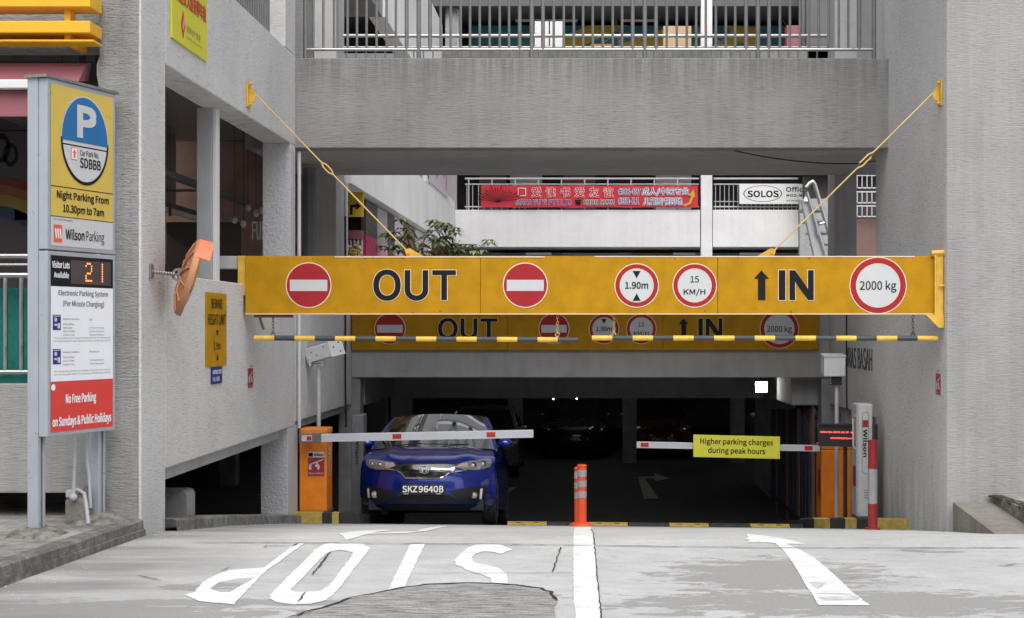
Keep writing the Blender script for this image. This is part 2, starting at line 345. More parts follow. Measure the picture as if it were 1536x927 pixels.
def ground_poly(pts,name,mats,off,kind='structure',parent=None,label=None,step=.5,world=None,hole=None,rough=0):
    """flat marking that follows the ground; pts in photo pixels or world XY"""
    loops=[[G(*p) for p in pts] if world is None else world]
    if hole: loops.append([G(*p) for p in hole])
    if rough: loops=[rough_edge(l,rough) for l in loops]
    P=[p for l in loops for p in l]
    bm=bmesh.new()
    t=tessellate_polygon([[Vector((a,b,0)) for a,b in l] for l in loops]); vs=[bm.verts.new((a,b,0)) for a,b in P]
    for tri in t:
        try: bm.faces.new([vs[i] for i in tri])
        except Exception: pass
    ys=[p[1] for p in P]; y=math.floor(min(ys)/step)*step
    cuts=[k[0] for k in HK]+[k[0] for k in CK]+[y+i*step for i in range(int((max(ys)-y)/step)+2)]
    for c in sorted(set(cuts)):
        if min(ys)<c<max(ys):
            bmesh.ops.bisect_plane(bm,geom=bm.verts[:]+bm.edges[:]+bm.faces[:],plane_co=(0,c,0),plane_no=(0,1,0),dist=1e-5)
    xs=[p[0] for p in P]; c=math.ceil(min(xs))
    while c<max(xs):
        bmesh.ops.bisect_plane(bm,geom=bm.verts[:]+bm.edges[:]+bm.faces[:],plane_co=(c,0,0),plane_no=(1,0,0),dist=1e-5); c+=1
    for v in bm.verts: v.co.z=gz(v.co.x,v.co.y)+off
    bmesh.ops.recalc_face_normals(bm,faces=bm.faces)
    bm.normal_update()
    for f in bm.faces:
        if f.normal.z<0: f.normal_flip()
    me=bpy.data.meshes.new(name); bm.to_mesh(me); bm.free(); me.materials.append(MAT[mats])
    o=bpy.data.objects.new(name,me); COL.objects.link(o); o.parent=parent
    if kind: o['kind']=kind
    return o
# ------------------------------------------------ ground
def sheet(xs,ys,off,mat,name):
    vs=[(x,y,gz(x,y)+off) for y in ys for x in xs]; n=len(xs)
    fs=[(j*n+i,j*n+i+1,(j+1)*n+i+1,(j+1)*n+i) for j in range(len(ys)-1) for i in range(n-1)]
    return MB().add(vs,fs).build(name,mat)
ky=sorted(set([k[0] for k in HK[1:-1]]+[k[0] for k in CK]))
xs=[-300,-60,-20,-8]+[i*.5 for i in range(-15,16)]+[8,20,60,300]
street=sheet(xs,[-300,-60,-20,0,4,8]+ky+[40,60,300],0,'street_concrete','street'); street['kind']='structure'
xs2=[-12,-8]+[i*.5 for i in range(-15,16)]+[8,12]
cpf=sheet(xs2,[18.0]+[k for k in ky if k>18]+[40,60],.004,'asphalt','carpark_floor'); cpf['kind']='structure'
def mark(pts,name,off=.004,mat='road_paint',**k): return ground_poly(pts,name,mat,off,kind=None,parent=street,rough=.0025,**k)
# STOP, read from inside the car park
mark([(444,816),(456,816),(421,842),(400,856),(352,905),(352,908),(298,903),(277,893),(292,889),(304,874),(324,863),(345,856),(397,852)],'painted_letter')
# the open bowl of the P shows bare concrete
ground_poly([(315,884),(330,874),(350,870),(381,868),(345,889),(330,889)],'worn_bowl','street_concrete',.006,kind=None,parent=street,rough=.004)
def ringmark(outer,inner,name): mark(outer,name,hole=inner)
ringmark([(404,898),(410,888),(474,824),(486,817),(505,815),(545,817),(555,823),(552,828),(505,888),(490,901),(465,907),(440,908),(415,904)],
         [(436,886),(440,882),(488,832),(496,828),(508,826),(518,827),(530,830),(526,837),(495,878),(482,887),(470,888),(455,889),(442,889)],'painted_letter')
mark([(616,816),(638,816),(604,888),(576,891),(582,886)],'painted_letter')
mark([(737,817),(752,818),(769,825),(750,832),(741,829),(726,828),(712,832),(708,840),(713,845),(728,848),(748,853),(760,862),(763,876),(739,876),(736,868),(720,862),(700,856),(694,852),(684,848),(682,842),(690,832),(703,822),(715,818)],'painted_letter')
mark([(507,801),(540,797),(577,795),(590,796),(560,799.5),(640,797.5),(665,791),(690,788.6),(658,790),(625,796),(633,798.5),(597,801),(555,801.5),(540,805),(519,811)],'lane_arrow')
mark([(861.5,791),(887,791),(890,812),(892,820),(895,860),(900,905),(902,940),(866,940),(861,905),(860,860),(860,820)],'lane_line')
mark([(1120,801.5),(1142,803.5),(1165,806.5),(1185,811),(1209,816.5),(1180,816.5),(1200,825),(1225,840),(1250,862),(1280,890),(1305,909),(1228,908.5),(1218,893),(1205,872),(1191,848),(1177,828),(1163,815.5),(1153,814.8),(1122,814.5),(1124,810),(1117,809.5),(1122,807)],'lane_arrow')
# worn strips across the foot of the right arrow
for a in ([(1214,874),(1240,876),(1232,882),(1225,886)],[(1226,897),(1275,894),(1290,898),(1285,901),(1240,902)],[(1222,891),(1262,891.5),(1280,893),(1232,893)]):
    ground_poly(a,'worn_patch','worn_light',.006,kind=None,parent=street,rough=.006)
# repair patch with a dark broken rim
rim=[(428,935),(470,917),(510,904),(560,892),(600,883),(640,877),(700,875),(760,877),(810,883),(826,889),(836,903),(830,912),(833,925),(836,945),(500,948)]
mark(rim,'repair_patch',off=.006,mat='patch_mortar')
def ribbon(pts,w,name='road_crack',mat='crack_dark',off=.009,seed=1):
    r=random.Random(seed); P=[Vector(G(*p)) for p in pts]; Q=[]
    for a,b in zip(P,P[1:]):
        n=max(2,int((b-a).length/.06))
        for i in range(n): Q.append(a+(b-a)*i/n+Vector((r.uniform(-1,1),r.uniform(-1,1)))*min(.012,w))
    Q.append(P[-1]); L=[];R=[]
    for i,p in enumerate(Q):
        t=(Q[min(i+1,len(Q)-1)]-Q[max(i-1,0)]).normalized(); k=Vector((-t.y,t.x)); ww=w*r.uniform(.5,1.15)*(.25 if i in(0,len(Q)-1) else 1)
        L.append(p+k*ww); R.append(p-k*ww)
    mb=MB(); n=len(Q)
    mb.add([(p.x,p.y,gz(p.x,p.y)+off) for p in L+R],[(i,i+1,n+i+1,n+i) if True else 0 for i in range(n-1)])
    return mb.build(name,mat,street,fix=True)
ribbon([(428,930),(470,917),(510,905),(525,898),(560,892),(600,884),(640,878),(700,876),(760,878),(810,884),(826,890),(836,903)],.013,seed=3)
ribbon([(892,820),(895,860),(900,905),(903,940)],.004,seed=4); ribbon([(886.5,794),(892,820)],.004,seed=14)
ribbon([(841,822),(829,860)],.005,seed=5); ribbon([(496,829),(468,864)],.006,seed=6); ribbon([(395,823),(400,820),(440,820.5),(448,816)],.007,seed=7)
ribbon([(459,890),(446,905)],.006,seed=8); ribbon([(290,815),(700,817),(1000,821),(1160,823),(1536,823)],.010,seed=9,off=.0085)
ribbon([(612,862),(830,861),(860,861)],.004,seed=10); ribbon([(1345,826),(1400,829),(1452,829)],.012,seed=11); ribbon([(1265,870),(1292,867)],.006,seed=12)
ribbon([(1536,847),(1495,851)],.008,seed=22); ribbon([(330,858),(345,852)],.006,seed=23); ribbon([(205,865),(243,872)],.006,seed=24)
# marks on the car park floor
fx=lambda px,py:(X(px,3.3*F/(py-VY)),3.3*F/(py-VY))

for pts in ([(966,748.5),(988,748.5),(967,718),(980,718),(984,722),(1005,718),(979,709),(983,714.5),(957,716)],[(762,707),(775,706),(764,722)],[(763,732),(775,731),(763,740)]):
    ground_poly(None,'floor_arrow','worn_paint',.009,kind=None,parent=cpf,world=[fx(*p) for p in pts])
# litter: grit and leaf bits
mb=MB(); r=random.Random(5)
for i in range(200):
    if i<150:
        t=r.random(); y=8.6+3.2*t; x=-3.62+.22*(y-9.3)/2.2+abs(r.gauss(0,.14))+.03
    elif i<200: y=r.uniform(11.8,17); x=-3.28+abs(r.gauss(0,.12))
    else: x=r.uniform(-3.3,5); y=r.uniform(8.4,12.5)
    s=r.uniform(.002,.0055); z=gz(x,y)+s*.4
    mb.ball((x,y,z),s*r.uniform(.8,1.8),s,s*.6,n=5,k=3)
tag(mb.build('road_grit','column_texture'),kind='stuff')
# ------------------------------------------------ footpaths and kerbs
XL=-3.418; XI=-3.738; XR=3.59
def kx(y): return -3.62+.10*(y-9.3)
fp=MB()
fp.add([(-14,2,.128),(kx(2)-.12,2,.128),(kx(11.55)-.12,11.55,.128),(-14,11.55,.128)],[(0,1,2,3)])
fp.add([(-14,11.55,.128),(XI-.003,11.55,.128),(XI-.003,14,.10),(-14,14,.10)],[(0,1,2,3)])
fp.build('footpath','path_concrete')['kind']='structure'
k=MB(); n=24; prof=[(-.14,.134),(-.03,.134),(-.006,.12),(0,.06),(.012,.055),(.014,-.03)]
r=random.Random(9); vs=[]
for i in range(n+1):
    y=2+(11.555-2)*i/n
    for a,z in prof: vs.append((kx(y)+a+r.uniform(-.006,.006),y,z+r.uniform(-.005,.005)))
m_=len(prof); k.add(vs,[(i*m_+j,(i+1)*m_+j,(i+1)*m_+j+1,i*m_+j+1) for i in range(n) for j in range(m_-1)])
k.add(vs[-m_:]+[(kx(11.555)-.14,11.555,-.03)],[tuple(range(m_+1))])
ke=k.build('kerb','kerb_concrete',smooth=30,fix=True); ke['kind']='structure'
# right hand ramped kerb and raised path beside the entrance
MB().prism(Fr((0,0,0),(0,1,0),(0,0,1)),[(14.895,-.42),(14.895,-.125),(13.3,-.235),(13.0,-.31),(13.0,-.42)],3.66,4.05).build('ramp_kerb','block_stone',bevel=.012)['kind']='structure'
def slab(pts,z0,z1,name,mat,bevel=.015):
    o=MB().prism(Fr((0,0,0),(1,0,0),(0,1,0)),pts,z0,z1).build(name,mat,bevel=bevel); o['kind']='structure'; return o
slab([(4.055,14.895),(4.055,13.2),(4.35,11.4),(14,11.4),(14,14.895)],-.2,-.06,'raised_path','kerb_concrete')
slab([(4.12,14.89),(4.25,13.2),(4.5,11.6),(14,11.6),(14,14.89)],-.062,-.045,'raised_path_paving','path_concrete',0)
mb=MB(); r=random.Random(3)
for i in range(90):
    t=r.random()**2; y=14.86-1.5*t; x=4.06+.04*t+r.gauss(0,.02)
    mb.ball((x,y,-.06),.02*r.uniform(.5,1.6),.025,.012*r.uniform(.5,1.8),n=6,k=4)
tag(mb.build('moss_growth','moss'),kind='stuff')
# ------------------------------------------------ the car park building
B=thing('car_park_building','grey combed concrete car park building with a wide vehicle entrance','building',(0,17,0))
def bb(name,mat,*b,bevel=.012):
    mb=MB(); mb.box(*b); return mb.build(name,mat,B,bevel=bevel)
bb('side_wall','concrete_side_lit',XI,XL,11.56,12.23,-.08,9)                       # front pier
bb('side_wall','concrete_side_lit',XI,XL,12.23,17.44,.457,2.05)
bb('lintel','concrete_side_lit',XI,XL,12.23,17.44,3.757,4.82)
bb('side_wall','concrete_side_lit',XI,XL,17.44,17.72,.457,3.757)
bb('side_wall','concrete_side_lit',XI,XL,17.13,17.72,4.82,9)
bb('side_wall','concrete_side_lit',XI,XL,17.44,17.72,3.757,4.82)
bb('pier','column_texture',XI,XL-.004,17.30,17.9,-.78,.456)
bb('pier_plinth','column_texture',XI-.01,XL+.008,17.28,17.9,-.86,-.62)
bb('pier','column_texture',XI-.003,XL-.004,17.437,17.439,2.05,3.757,bevel=0)
bb('side_wall','concrete_side_lit',XI,XL,17.72,22.0,.5,2.05)
bb('haunch','concrete_soffit',XI-.14,XL-.1,12.23,17.30,.33,.456)
bb('haunch','concrete_soffit',XI,XL-.1,17.9,22,.38,.499)
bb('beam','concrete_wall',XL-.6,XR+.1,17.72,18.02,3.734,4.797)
bb('soffit','concrete_soffit',XL-.6,XR+.6,18.03,19.0,3.742,4.5)
bb('soffit','concrete_soffit',XL-.6,XR+.6,19.012,21.0,3.748,4.5)
bb('corridor_floor','concrete_soffit',XL-.6,XR+.6,18.02,21.0,4.5,4.78)
bb('column','concrete_soffit',-3.79,-3.477,21.0,21.7,2.05,12)
bb('column','concrete_soffit',3.50,3.81,21.0,21.6,2.05,12)
bb('column_lining','render_white',-3.4765,-3.44,21.72,21.8,1.9,3.75)
# right side
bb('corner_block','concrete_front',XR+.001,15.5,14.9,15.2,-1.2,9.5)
bb('side_wall','concrete_side_lit',XR,15.4,15.201,18.5,-1.2,9.5)
bb('side_wall','concrete_side_lit',XR-.001,XR,14.904,15.2,-1.2,9.5,bevel=0)  # thin skin carries the lightened side colour onto the corner block
bb('side_wall','concrete_side_lit',XR+.002,XR+.32,18.5,22.0,.5,2.05)
bb('haunch','concrete_soffit',XR+.1,XR+.32,18.5,22.0,.38,.499)
bb('pier','concrete_inner',XR+.05,XR+.35,20.9,21.3,-1.5,.499)
# second portal beam and car park deck
bb('beam','concrete_soffit',-3.7,3.95,22.0,22.5,.883,2.04)
bb('deck','concrete_soffit',-14,16,22.5,52,.95,1.95)
bb('beam','concrete_soffit',-3.3,3.1,25.9,26.3,.40,.949)
bb('brace','concrete_soffit',-3.52,-3.3,22.51,26.3,.45,.882)
bb('brace','concrete_soffit',3.1,3.6,22.51,26.3,.45,.882)
for x in (-3.6,3.5): bb('pier','inside_wall',x-.02,x+.3,22.05,22.4,-1.5,.882)
# interior walls and columns of the parking level
bb('inner_wall','inside_wall',3.62,3.9,27.8,31.9,-1.8,.95)
bb('inner_wall','inside_wall',-14,16,50,50.4,-1.8,.95); bb('inner_wall','inside_wall',-14.4,-14,11.8,50,-1.8,.95); bb('inner_wall','inside_wall',15.6,16,18.5,50,-1.8,.95)
for x,y in ((3.75,36.7),(1.1,36.7),(-1.7,36.7),(-4.4,36.7),(-3.75,27),(-3.9,31.5),(-7.5,31.5),(7.5,31.5),(7.5,36.7),(-7.5,24),(-7.5,18),(-7.5,40)): bb('column','inside_wall',x-.17,x+.17,y,y+.34,-1.8,.94)
for y in (31,36,41): bb('ceiling_beam','concrete_soffit',-14,15.6,y,y+.35,.62,.949)
# left front: spandrel, low wall, floors
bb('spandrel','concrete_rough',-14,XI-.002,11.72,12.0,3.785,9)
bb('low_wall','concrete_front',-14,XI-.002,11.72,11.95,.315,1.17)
bb('pier_face','concrete_rough',XI+.004,XL-.02,11.548,11.559,.10,9,bevel=0)
bb('shop_floor','concrete_soffit',-14,XI-.002,11.955,22,.62,1.15)
bb('shop_ceiling','shop_grey',-14,XI-.002,12.005,22,4.35,4.8)
bb('shop_wall','shop_wall',-14,-8.2,12.01,22,1.15,4.35); bb('shop_wall','shop_wall',-8.2,XI-.1,21.98,22.2,1.15,4.35)
bb('upper_wall','shop_dark',-9,-8.5,12.1,40,4.8,12)
bb('upper_wall','concrete_wall',-8,XI,21.3,21.7,4.8,8)
bb('void_wall','shop_dark',-13.9,-13.5,12,22,-1.8,.6)
bb('jamb_post','grey_paint',-3.79,-3.64,14.65,14.72,2.052,3.756,bevel=.006)
bb('jamb_post','white_paint',-3.638,-3.60,14.655,14.80,2.052,3.756,bevel=.006)
# dropped ceiling panels and light trunking in the shop
for i in range(7):
    bb('ceiling_panel','shop_grey',-5.9,-5.86,12.1+i*1.35,12.1+i*1.35+1.31,3.32,4.345,bevel=0)
bb('light_trunking','grey_dark',-5.6,-5.45,12.1,21.5,3.18,3.26); bb('light_trunking','panel_grey',-5.35,-5.27,12.1,21.5,3.08,3.14)
for i in range(3):
    for x in (-5.5,-.5,4.5): bb('fill_tube','tube_fill_glow',x,x+1.2,28.5+5*i,28.6+5*i,.90,.948,bevel=0)  # unseen fill light added to lift the dark parking level
for i in range(4): bb('shop_fill_strip','shop_fill_glow',-7.1,-7.0,12.6+i*2.3,13.9+i*2.3,4.25,4.31)  # added glow hidden behind the ceiling panels to brighten the shop
bb('light_trunking','grey_dark',-4.9,-4.8,12.1,21.5,3.36,3.44)
# footing kerb below the left wall and the entrance islands
r=random.Random(2)
mb=MB(); ys=[12.2+i*.32 for i in range(17)]+[17.6]; prof=[(-.2,.10),(.06,.10),(.075,.085),(.08,-.05)]; vs=[]
for y in ys:
    for a,z in prof: vs.append((XL+.02+a+r.uniform(-.004,.004),y,gz(XL,y)+z+r.uniform(-.004,.004)))
mb.add(vs,[(i*4+j,(i+1)*4+j,(i+1)*4+j+1,i*4+j+1) for i in range(len(ys)-1) for j in range(3)])
ke2=mb.build('wall_kerb','kerb_concrete',smooth=30,fix=True); ke2['kind']='structure'
def island(name,pts,h,bands,mats):
    """kerbed island; pts front edge (x,y) list with per-segment material, extruded back"""
    root=MB(); base=min(gz(*p) for p in pts)
    for i in range(len(pts)-1):
        (x0,y0),(x1,y1)=pts[i],pts[i+1]; m=bands[i]; z0=gz(x0,y0)+h; z1=gz(x1,y1)+h
        root.add([(x0,y0,base-.1),(x1,y1,base-.1),(x1,y1,z1),(x0,y0,z0)],[(0,1,2,3)],m)
        root.add([(x0,y0,z0),(x1,y1,z1),(x1,y1+.13,z1),(x0,y0+.13,z0)],[(0,1,2,3)],m)
        root.add([(x0,y0+.13,z0-.003),(x1,y1+.13,z1-.003),(x1,21,gz(x1,21)+h-.003),(x0,21,gz(x0,21)+h-.003)],[(0,1,2,3)],2)
    for s,e in ((0,1),(-1,-2)):
        x,y=pts[s]; root.add([(x,y,base-.1),(x,21,base-.5),(x,21,gz(x,21)+h),(x,y,gz(x,y)+h)],[(0,1,2,3)],1)
    o=root.build(name,mats,None,fix=False); o['kind']='structure'; return o
px17=lambda p,y:(X(p,y),y)
island('entrance_island',[px17(395,17.62),px17(427,17.62),px17(483,17.62),px17(498,17.62),px17(508,17.62),px17(540,17.62)],.125,[2,0,1,0,1],['kerb_yellow','hump_black','kerb_concrete'])
island('entrance_island',[(2.72,18.9),(2.80,18.3),(2.92,17.85),(3.05,17.55),(3.14,17.32),(3.26,17.1),(3.42,16.85),(3.589,16.62)],.115,[1,0,1,0,1,0,0],['kerb_yellow','hump_black','kerb_concrete'])
# low rounded concrete block inside the void
tag(MB().prism(front(14.3),[(-4.5,-.5),(-3.715,-.5),(-3.715,.04),(-3.735,.075),(-3.77,.085),(-4.5,.085)],0,.3).build('concrete_block','concrete_inner',bevel=.02),'pale low concrete block in the dark opening under the left wall','concrete block')
# ------------------------------------------------ courtyard building beyond
C=thing('courtyard_building','white rendered gallery building across the courtyard behind the yellow sign','building',(0,40,1.95))
def cb(name,mat,*b,bevel=.01):
    mb=MB(); mb.box(*b); return mb.build(name,mat,C,bevel=bevel)
cb('parapet','render_white',-3.455,3.08,40,40.25,3.78,4.77); cb('parapet','render_white',3.42,5.7,40,40.25,3.78,4.77)
cb('floor_slab','concrete_soffit',-12,14,40.26,46,3.79,4.2); cb('floor_slab','concrete_soffit',-12,14,40.0,46,6.5,7.2); cb('floor_slab','grey_dark',-12,14,40.0,46,10.2,12)
cb('stair_wall','concrete_inner',5.72,6.55,39.4,39.6,8.95,12)
cb('floor_slab','shop_grey',-12,14,40.0,46,8.6,8.94)
cb('column','render_white',3.1,3.40,39.96,40.3,1.9,12); cb('column','concrete_inner',-3.72,-3.43,40.26,40.35,1.9,12)
cb('column','render_white',-3.75,-3.40,40.36,40.7,8.95,12)
cb('shopfront','shop_dark',-12,14,43,43.2,1.9,12)
cb('shopfront','shop_grey',-3.4,9,41.5,41.55,1.95,3.7,bevel=0)
for x0,x1,m in ((-2.2,-.6,'blue_patch'),(-.3,.9,'shop_grey'),(1.3,2.9,'brown_panel'),(3.6,5.2,'mural_blue')): cb('shop_panel',m,x0,x1,41.40,41.49,3.1,3.68,bevel=0)
cb('ceiling_lamp','panel_grey',-1.6,-.9,40.6,40.8,3.60,3.66); cb('ceiling_lamp','panel_grey',2.4,3.0,40.6,40.8,3.60,3.66); cb('ceiling_lamp','panel_grey',4.2,5.0,40.6,40.8,3.60,3.66)
cb('door_leaf','brown_panel',-2.95,-2.2,42.0,42.1,4.3,7); cb('door_leaf','brown_panel',-.6,.3,42,42.1,4.3,7); cb('door_leaf','panel_grey',-2.1,-1.2,42.2,42.3,5.6,6.2); cb('door_leaf','render_white',2.0,3.0,42.2,42.3,4.3,6.4)
# upper level mural wall and stored goods
cb('mural_wall','mural_blue',-3.2,10,41.8,41.9,8.95,10.05)
fr=front(41.79)
mb=MB(); r=random.Random(8)
for a in ([(-1.2,8.95),(1.2,10.05),(.1,10.05),(-.9,9.6)],[(.2,8.95),(2.9,8.95),(2.6,10.05),(.9,9.5)],[(3.5,8.95),(4.7,8.95),(4.9,10.0),(3.9,10.05)]): mb.poly(fr,a)
for i in range(5): mb.disc(fr,r.uniform(3.7,4.7),r.uniform(9.1,9.9),.12,off=.004,m=1,n=14)
for i in range(14):
    x=r.uniform(-1,9); y=r.uniform(8.95,9.6); a=r.uniform(.4,2.6); L=r.uniform(.5,1.1); u=Vector((math.cos(a),math.sin(a))); w=Vector((-u.y,u.x))*.02
    mb.poly(fr,[(x+w.x,y+w.y),(x-w.x,y-w.y),(x+u.x*L-w.x,y+u.y*L-w.y),(x+u.x*L+w.x,y+u.y*L+w.y)],.006,2)
mb.build('mural','mural_yellow mural_blue steel_dull'.split(),C)
cb('shop_strip','shop_dark',-3.2,-.9,41.6,41.7,9.0,9.45); cb('shop_strip','steel_dull',-2.6,-1.0,41.4,41.45,9.0,9.06); cb('lamp_strip','panel_grey',-1.9,-.2,41,41.1,10.0,10.06); cb('lamp_strip','panel_grey',1.0,2.0,41,41.1,10.0,10.06)
# left wing of the courtyard, receding
cb('parapet','render_white',-3.75,-3.46,22.3,40.0,3.755,4.8); cb('soffit','brown_panel',-9,-3.76,22.3,40,3.6,4.0)
cb('wing_wall','render_white',-3.75,-3.46,26.0,34.0,7.0,12); cb('wing_wall','shop_grey',-6,-3.5,24.1,25.99,7.0,12); cb('wing_wall','render_white',-3.75,-3.46,34.0,40.0,4.8,5.0)
cb('wing_wall','render_white',-3.74,-3.45,32.6,33.0,4.8,6.6)
cb('wing_wall','render_white',-3.75,-3.46,34,36.5,7.0,9.0); cb('back_wall','shop_dark',-9.3,-9,22.3,43,1.95,12)
for y0,y1,z0,z1,m in ((24.7,26.0,1.96,3.15,'magenta'),(24.7,26.0,3.15,3.72,'shop_dark'),(26.05,27.4,1.96,3.1,'pink'),(26.05,27.4,3.1,3.72,'shop_grey'),(27.45,28.4,1.96,2.8,'magenta'),(27.45,28.4,2.8,3.72,'shop_dark'),(28.45,29.8,1.96,3.0,'pink'),(28.45,29.8,3.0,3.72,'panel_grey'),(29.9,31.8,1.96,3.72,'brown_panel'),(31.9,33.4,1.96,3.72,'panel_grey')):
    cb('shop_panel',m,-3.68,-3.60,y0,y1,z0,z1,bevel=0)
cb('wing_column','render_white',-3.75,-3.46,33.5,33.9,1.96,3.75)
cb('shop_panel','brown_panel',-5.6,-3.7,25.4,25.5,1.96,3.42,bevel=0)
for i in range(9): cb('slat','panel_grey',-4.12+i*.06,-4.09+i*.06,24.4,24.43,2.75,3.05,bevel=0)
cb('slat_rail','awning_pink',-4.2,-3.6,24.38,24.42,3.06,3.2,bevel=0)
# right side: stair block, brown wall
cb('stair_wall','concrete_inner',5.16,6.0,36.0,36.2,1.95,4.72)
cb('brown_wall','brown_panel',5.75,9,38.5,38.7,3.35,4.42); cb('brown_wall','shop_dark',5.75,9,38.7,38.9,1.95,3.34); cb('brown_wall','shop_dark',5.75,9,39.4,39.6,4.42,5.6); cb('brown_wall','grey_dark',5.75,9,38.9,39.1,5.6,12)

# open steel lattice canopy high over the courtyard (out of frame, mirrored in the car windscreen)
mb=MB(); n=9
for i in range(n):
    x0=-9+i*1.5; f_=Fr((0,0,11),(1,0,0),(0,1,0))
    for a,b in (((x0,27),(x0+.75,31)),((x0+.75,31),(x0+1.5,27))):
        d_=(Vector(b)-Vector(a)).normalized(); w=Vector((-d_.y,d_.x))*.16
        mb.prism(f_,[tuple(Vector(a)+w),tuple(Vector(b)+w),tuple(Vector(b)-w),tuple(Vector(a)-w)],0,.25)
for y in (26.8,31,33,34,35): mb.box(-9.5,5,y,y+.3,10.9,11.3)
mb.build('canopy_lattice','render_white',C)
T=thing('slatted_screen','dark slatted metal screen along the right side just inside the car park','screen',(3.45,25,-1.6))
for i in range(15):
    y=22.6+i*.34; MB().box(3.42,3.47,y,y+.22,-1.68,.40-.02*i).build('slat','screen_navy' if i%4 else 'brown_panel',T)
MB().box(3.40,3.49,22.5,27.7,-1.45,-1.38).build('rail','screen_navy',T)
paint('hump_yellow_clean',(.78,.50,.07),.45,.25,scale=12)
# ------------------------------------------------ signs: graphics shared by both portal signs
OFF=.004
def no_entry(fr,x,z,R,parent,Z):
    mb=MB(); mb.ring(fr,x,z,R,R+.012,OFF,0); mb.build('disc_edge','cream_edge',parent)
    mb=MB(); mb.disc(fr,x,z,R+.001,off=OFF+.001); mb.build('red_disc','sign_red',parent)
    mb=MB(); mb.quad(fr,x-R*.86,x+R*.86,z-R*.25-.004,z+R*.25,OFF+.003); mb.build('disc_bar','sign_white',parent)
def ringsign(fr,x,z,R,parent,texts,tris=()):
    mb=MB(); mb.ring(fr,x,z,R,R+.010,OFF,0); mb.ring(fr,x,z,R*.775,R*.80,OFF+.003); mb.build('disc_edge','cream_edge',parent)
    mb=MB(); mb.ring(fr,x,z,R*.79,R,OFF+.001); mb.build('red_ring','sign_red',parent)
    mb=MB(); mb.disc(fr,x,z,R*.79,off=OFF+.001); mb.build('disc_face','sign_white',parent)
    mb=MB()
    for t,a0,a1,b0,b1,bo in texts: mb.text(fr,t,x+a0*R,x+a1*R,z+b0*R,z+b1*R,OFF+.004,bo)
    for t in tris: mb.poly(fr,[(x+a*R,z+b*R) for a,b in t],OFF+.004)
    mb.build('lettering','black_ink',parent)
def glyphs(px):
    return {'OUT':[('O',px(560),px(601.3)),('U',px(607),px(642.5)),('T',px(648.5),px(684))],'IN':[('I',px(1168),px(1178)),('N',px(1184),px(1220.5))]}
def _glyph(s,fr,ch,cz,g,off):
    # plain bold grotesque capitals, stroke .057 m at full size; g grows the outline
    c,a,b=ch; w=b-a; H=.15; k=(.30/.3); st=.057*(w/{'O':.275,'U':.237,'T':.237,'I':.067,'N':.243}[c]); 
    if c=='I': s.poly(fr,[(a-g,cz-H-g),(b+g,cz-H-g),(b+g,cz+H+g),(a-g,cz+H+g)],off)
    elif c=='T':
        m=(a+b)/2; s.poly(fr,[(m-st/2-g,cz-H-g),(m+st/2+g,cz-H-g),(m+st/2+g,cz+H-.05-g),(b+g,cz+H-.05-g),(b+g,cz+H+g),(a-g,cz+H+g),(a-g,cz+H-.05-g),(m-st/2-g,cz+H-.05-g)],off)
    elif c=='N':
        t=.058*w/.243; s.poly(fr,[(a-g,cz-H-g),(a+t+g,cz-H-g),(a+t+g,cz+H-.115),(b-t-g*.3,cz-H-g),(b+g,cz-H-g),(b+g,cz+H+g),(b-t-g,cz+H+g),(b-t-g,cz-H+.115),(a+t+g*.3,cz+H+g),(a-g,cz+H+g)],off)
    elif c=='O':
        n=56; vs=[]; m=(a+b)/2; ex=2/2.15
        for i in range(n):
            t=2*math.pi*i/n; C,S_=math.cos(t),math.sin(t); sc_=lambda v:math.copysign(abs(v)**ex,v)
            vs+=[fr(m+sc_(C)*(w/2+g),cz+sc_(S_)*(H+.006+g),off),fr(m+sc_(C)*(w/2-st-g),cz+sc_(S_)*(H+.006-.052-g),off)]
        s.add(vs,[(2*i,(2*i+2)%(2*n),(2*i+3)%(2*n),2*i+1) for i in range(n)])
    elif c=='U':
        n=24; R=w/2; vs=[]; m=(a+b)/2; zc=cz-H-.006+R*.92
        P=[(a-g,cz+H+g,a+st+g,cz+H+g)]+[(m-math.cos(math.pi*i/n)*(R+g),zc-math.sin(math.pi*i/n)*(R*.92+g),m-math.cos(math.pi*i/n)*(R-st-g),zc-math.sin(math.pi*i/n)*(R*.92-.052-g)) for i in range(n+1)]+[(b+g,cz+H+g,b-st-g,cz+H+g)]
        for p in P: vs+=[fr(p[0],p[1],off),fr(p[2],p[3],off)]
        s.add(vs,[(2*i,2*i+2,2*i+3,2*i+1) for i in range(len(P)-1)])
    return s
MB.glyph=_glyph
def portal_graphics(fr,T,s,px):
    """px: photo x positions -> local metres via s"""
    cz=s['cz']
    no_entry(fr,px(463),cz,.218,T,0); no_entry(fr,px(788),cz,.215,T,0)
    for t,a,b in (('OUT',560,684),('IN',1166,1221)):
        for ch in glyphs(px)[t]: 
            MB().glyph(fr,ch,cz,.007,OFF).build('letter_edge','cream_edge',T); MB().glyph(fr,ch,cz,0,OFF+.002).build('letter','black_ink',T)
    A=[(1137,-.148),(1148,-.148),(1148,.065),(1153.5,.065),(1142,.148),(1131,.065),(1137,.065)]
    mb=MB(); mb.poly(fr,[(px(a),cz+b) for a,b in A],OFF+.002); mb.build('arrow','black_ink',T)
    ringsign(fr,px(955),cz-.003,.213,T,[('1.90m',-.54,.54,-.16,.17,.02)],[[(-.19,.68),(.19,.68),(0,.34)],[(-.19,-.72),(.19,-.72),(0,-.38)]])
    ringsign(fr,px(1042),cz-.003,.213,T,[('15',-.2,.2,.14,.44,.008),('KM/H',-.52,.5,-.48,-.16,.012)])
    ringsign(fr,px(1317),cz-.003,.277,T,[('2000 kg',-.66,.66,-.26,.18,.006)])
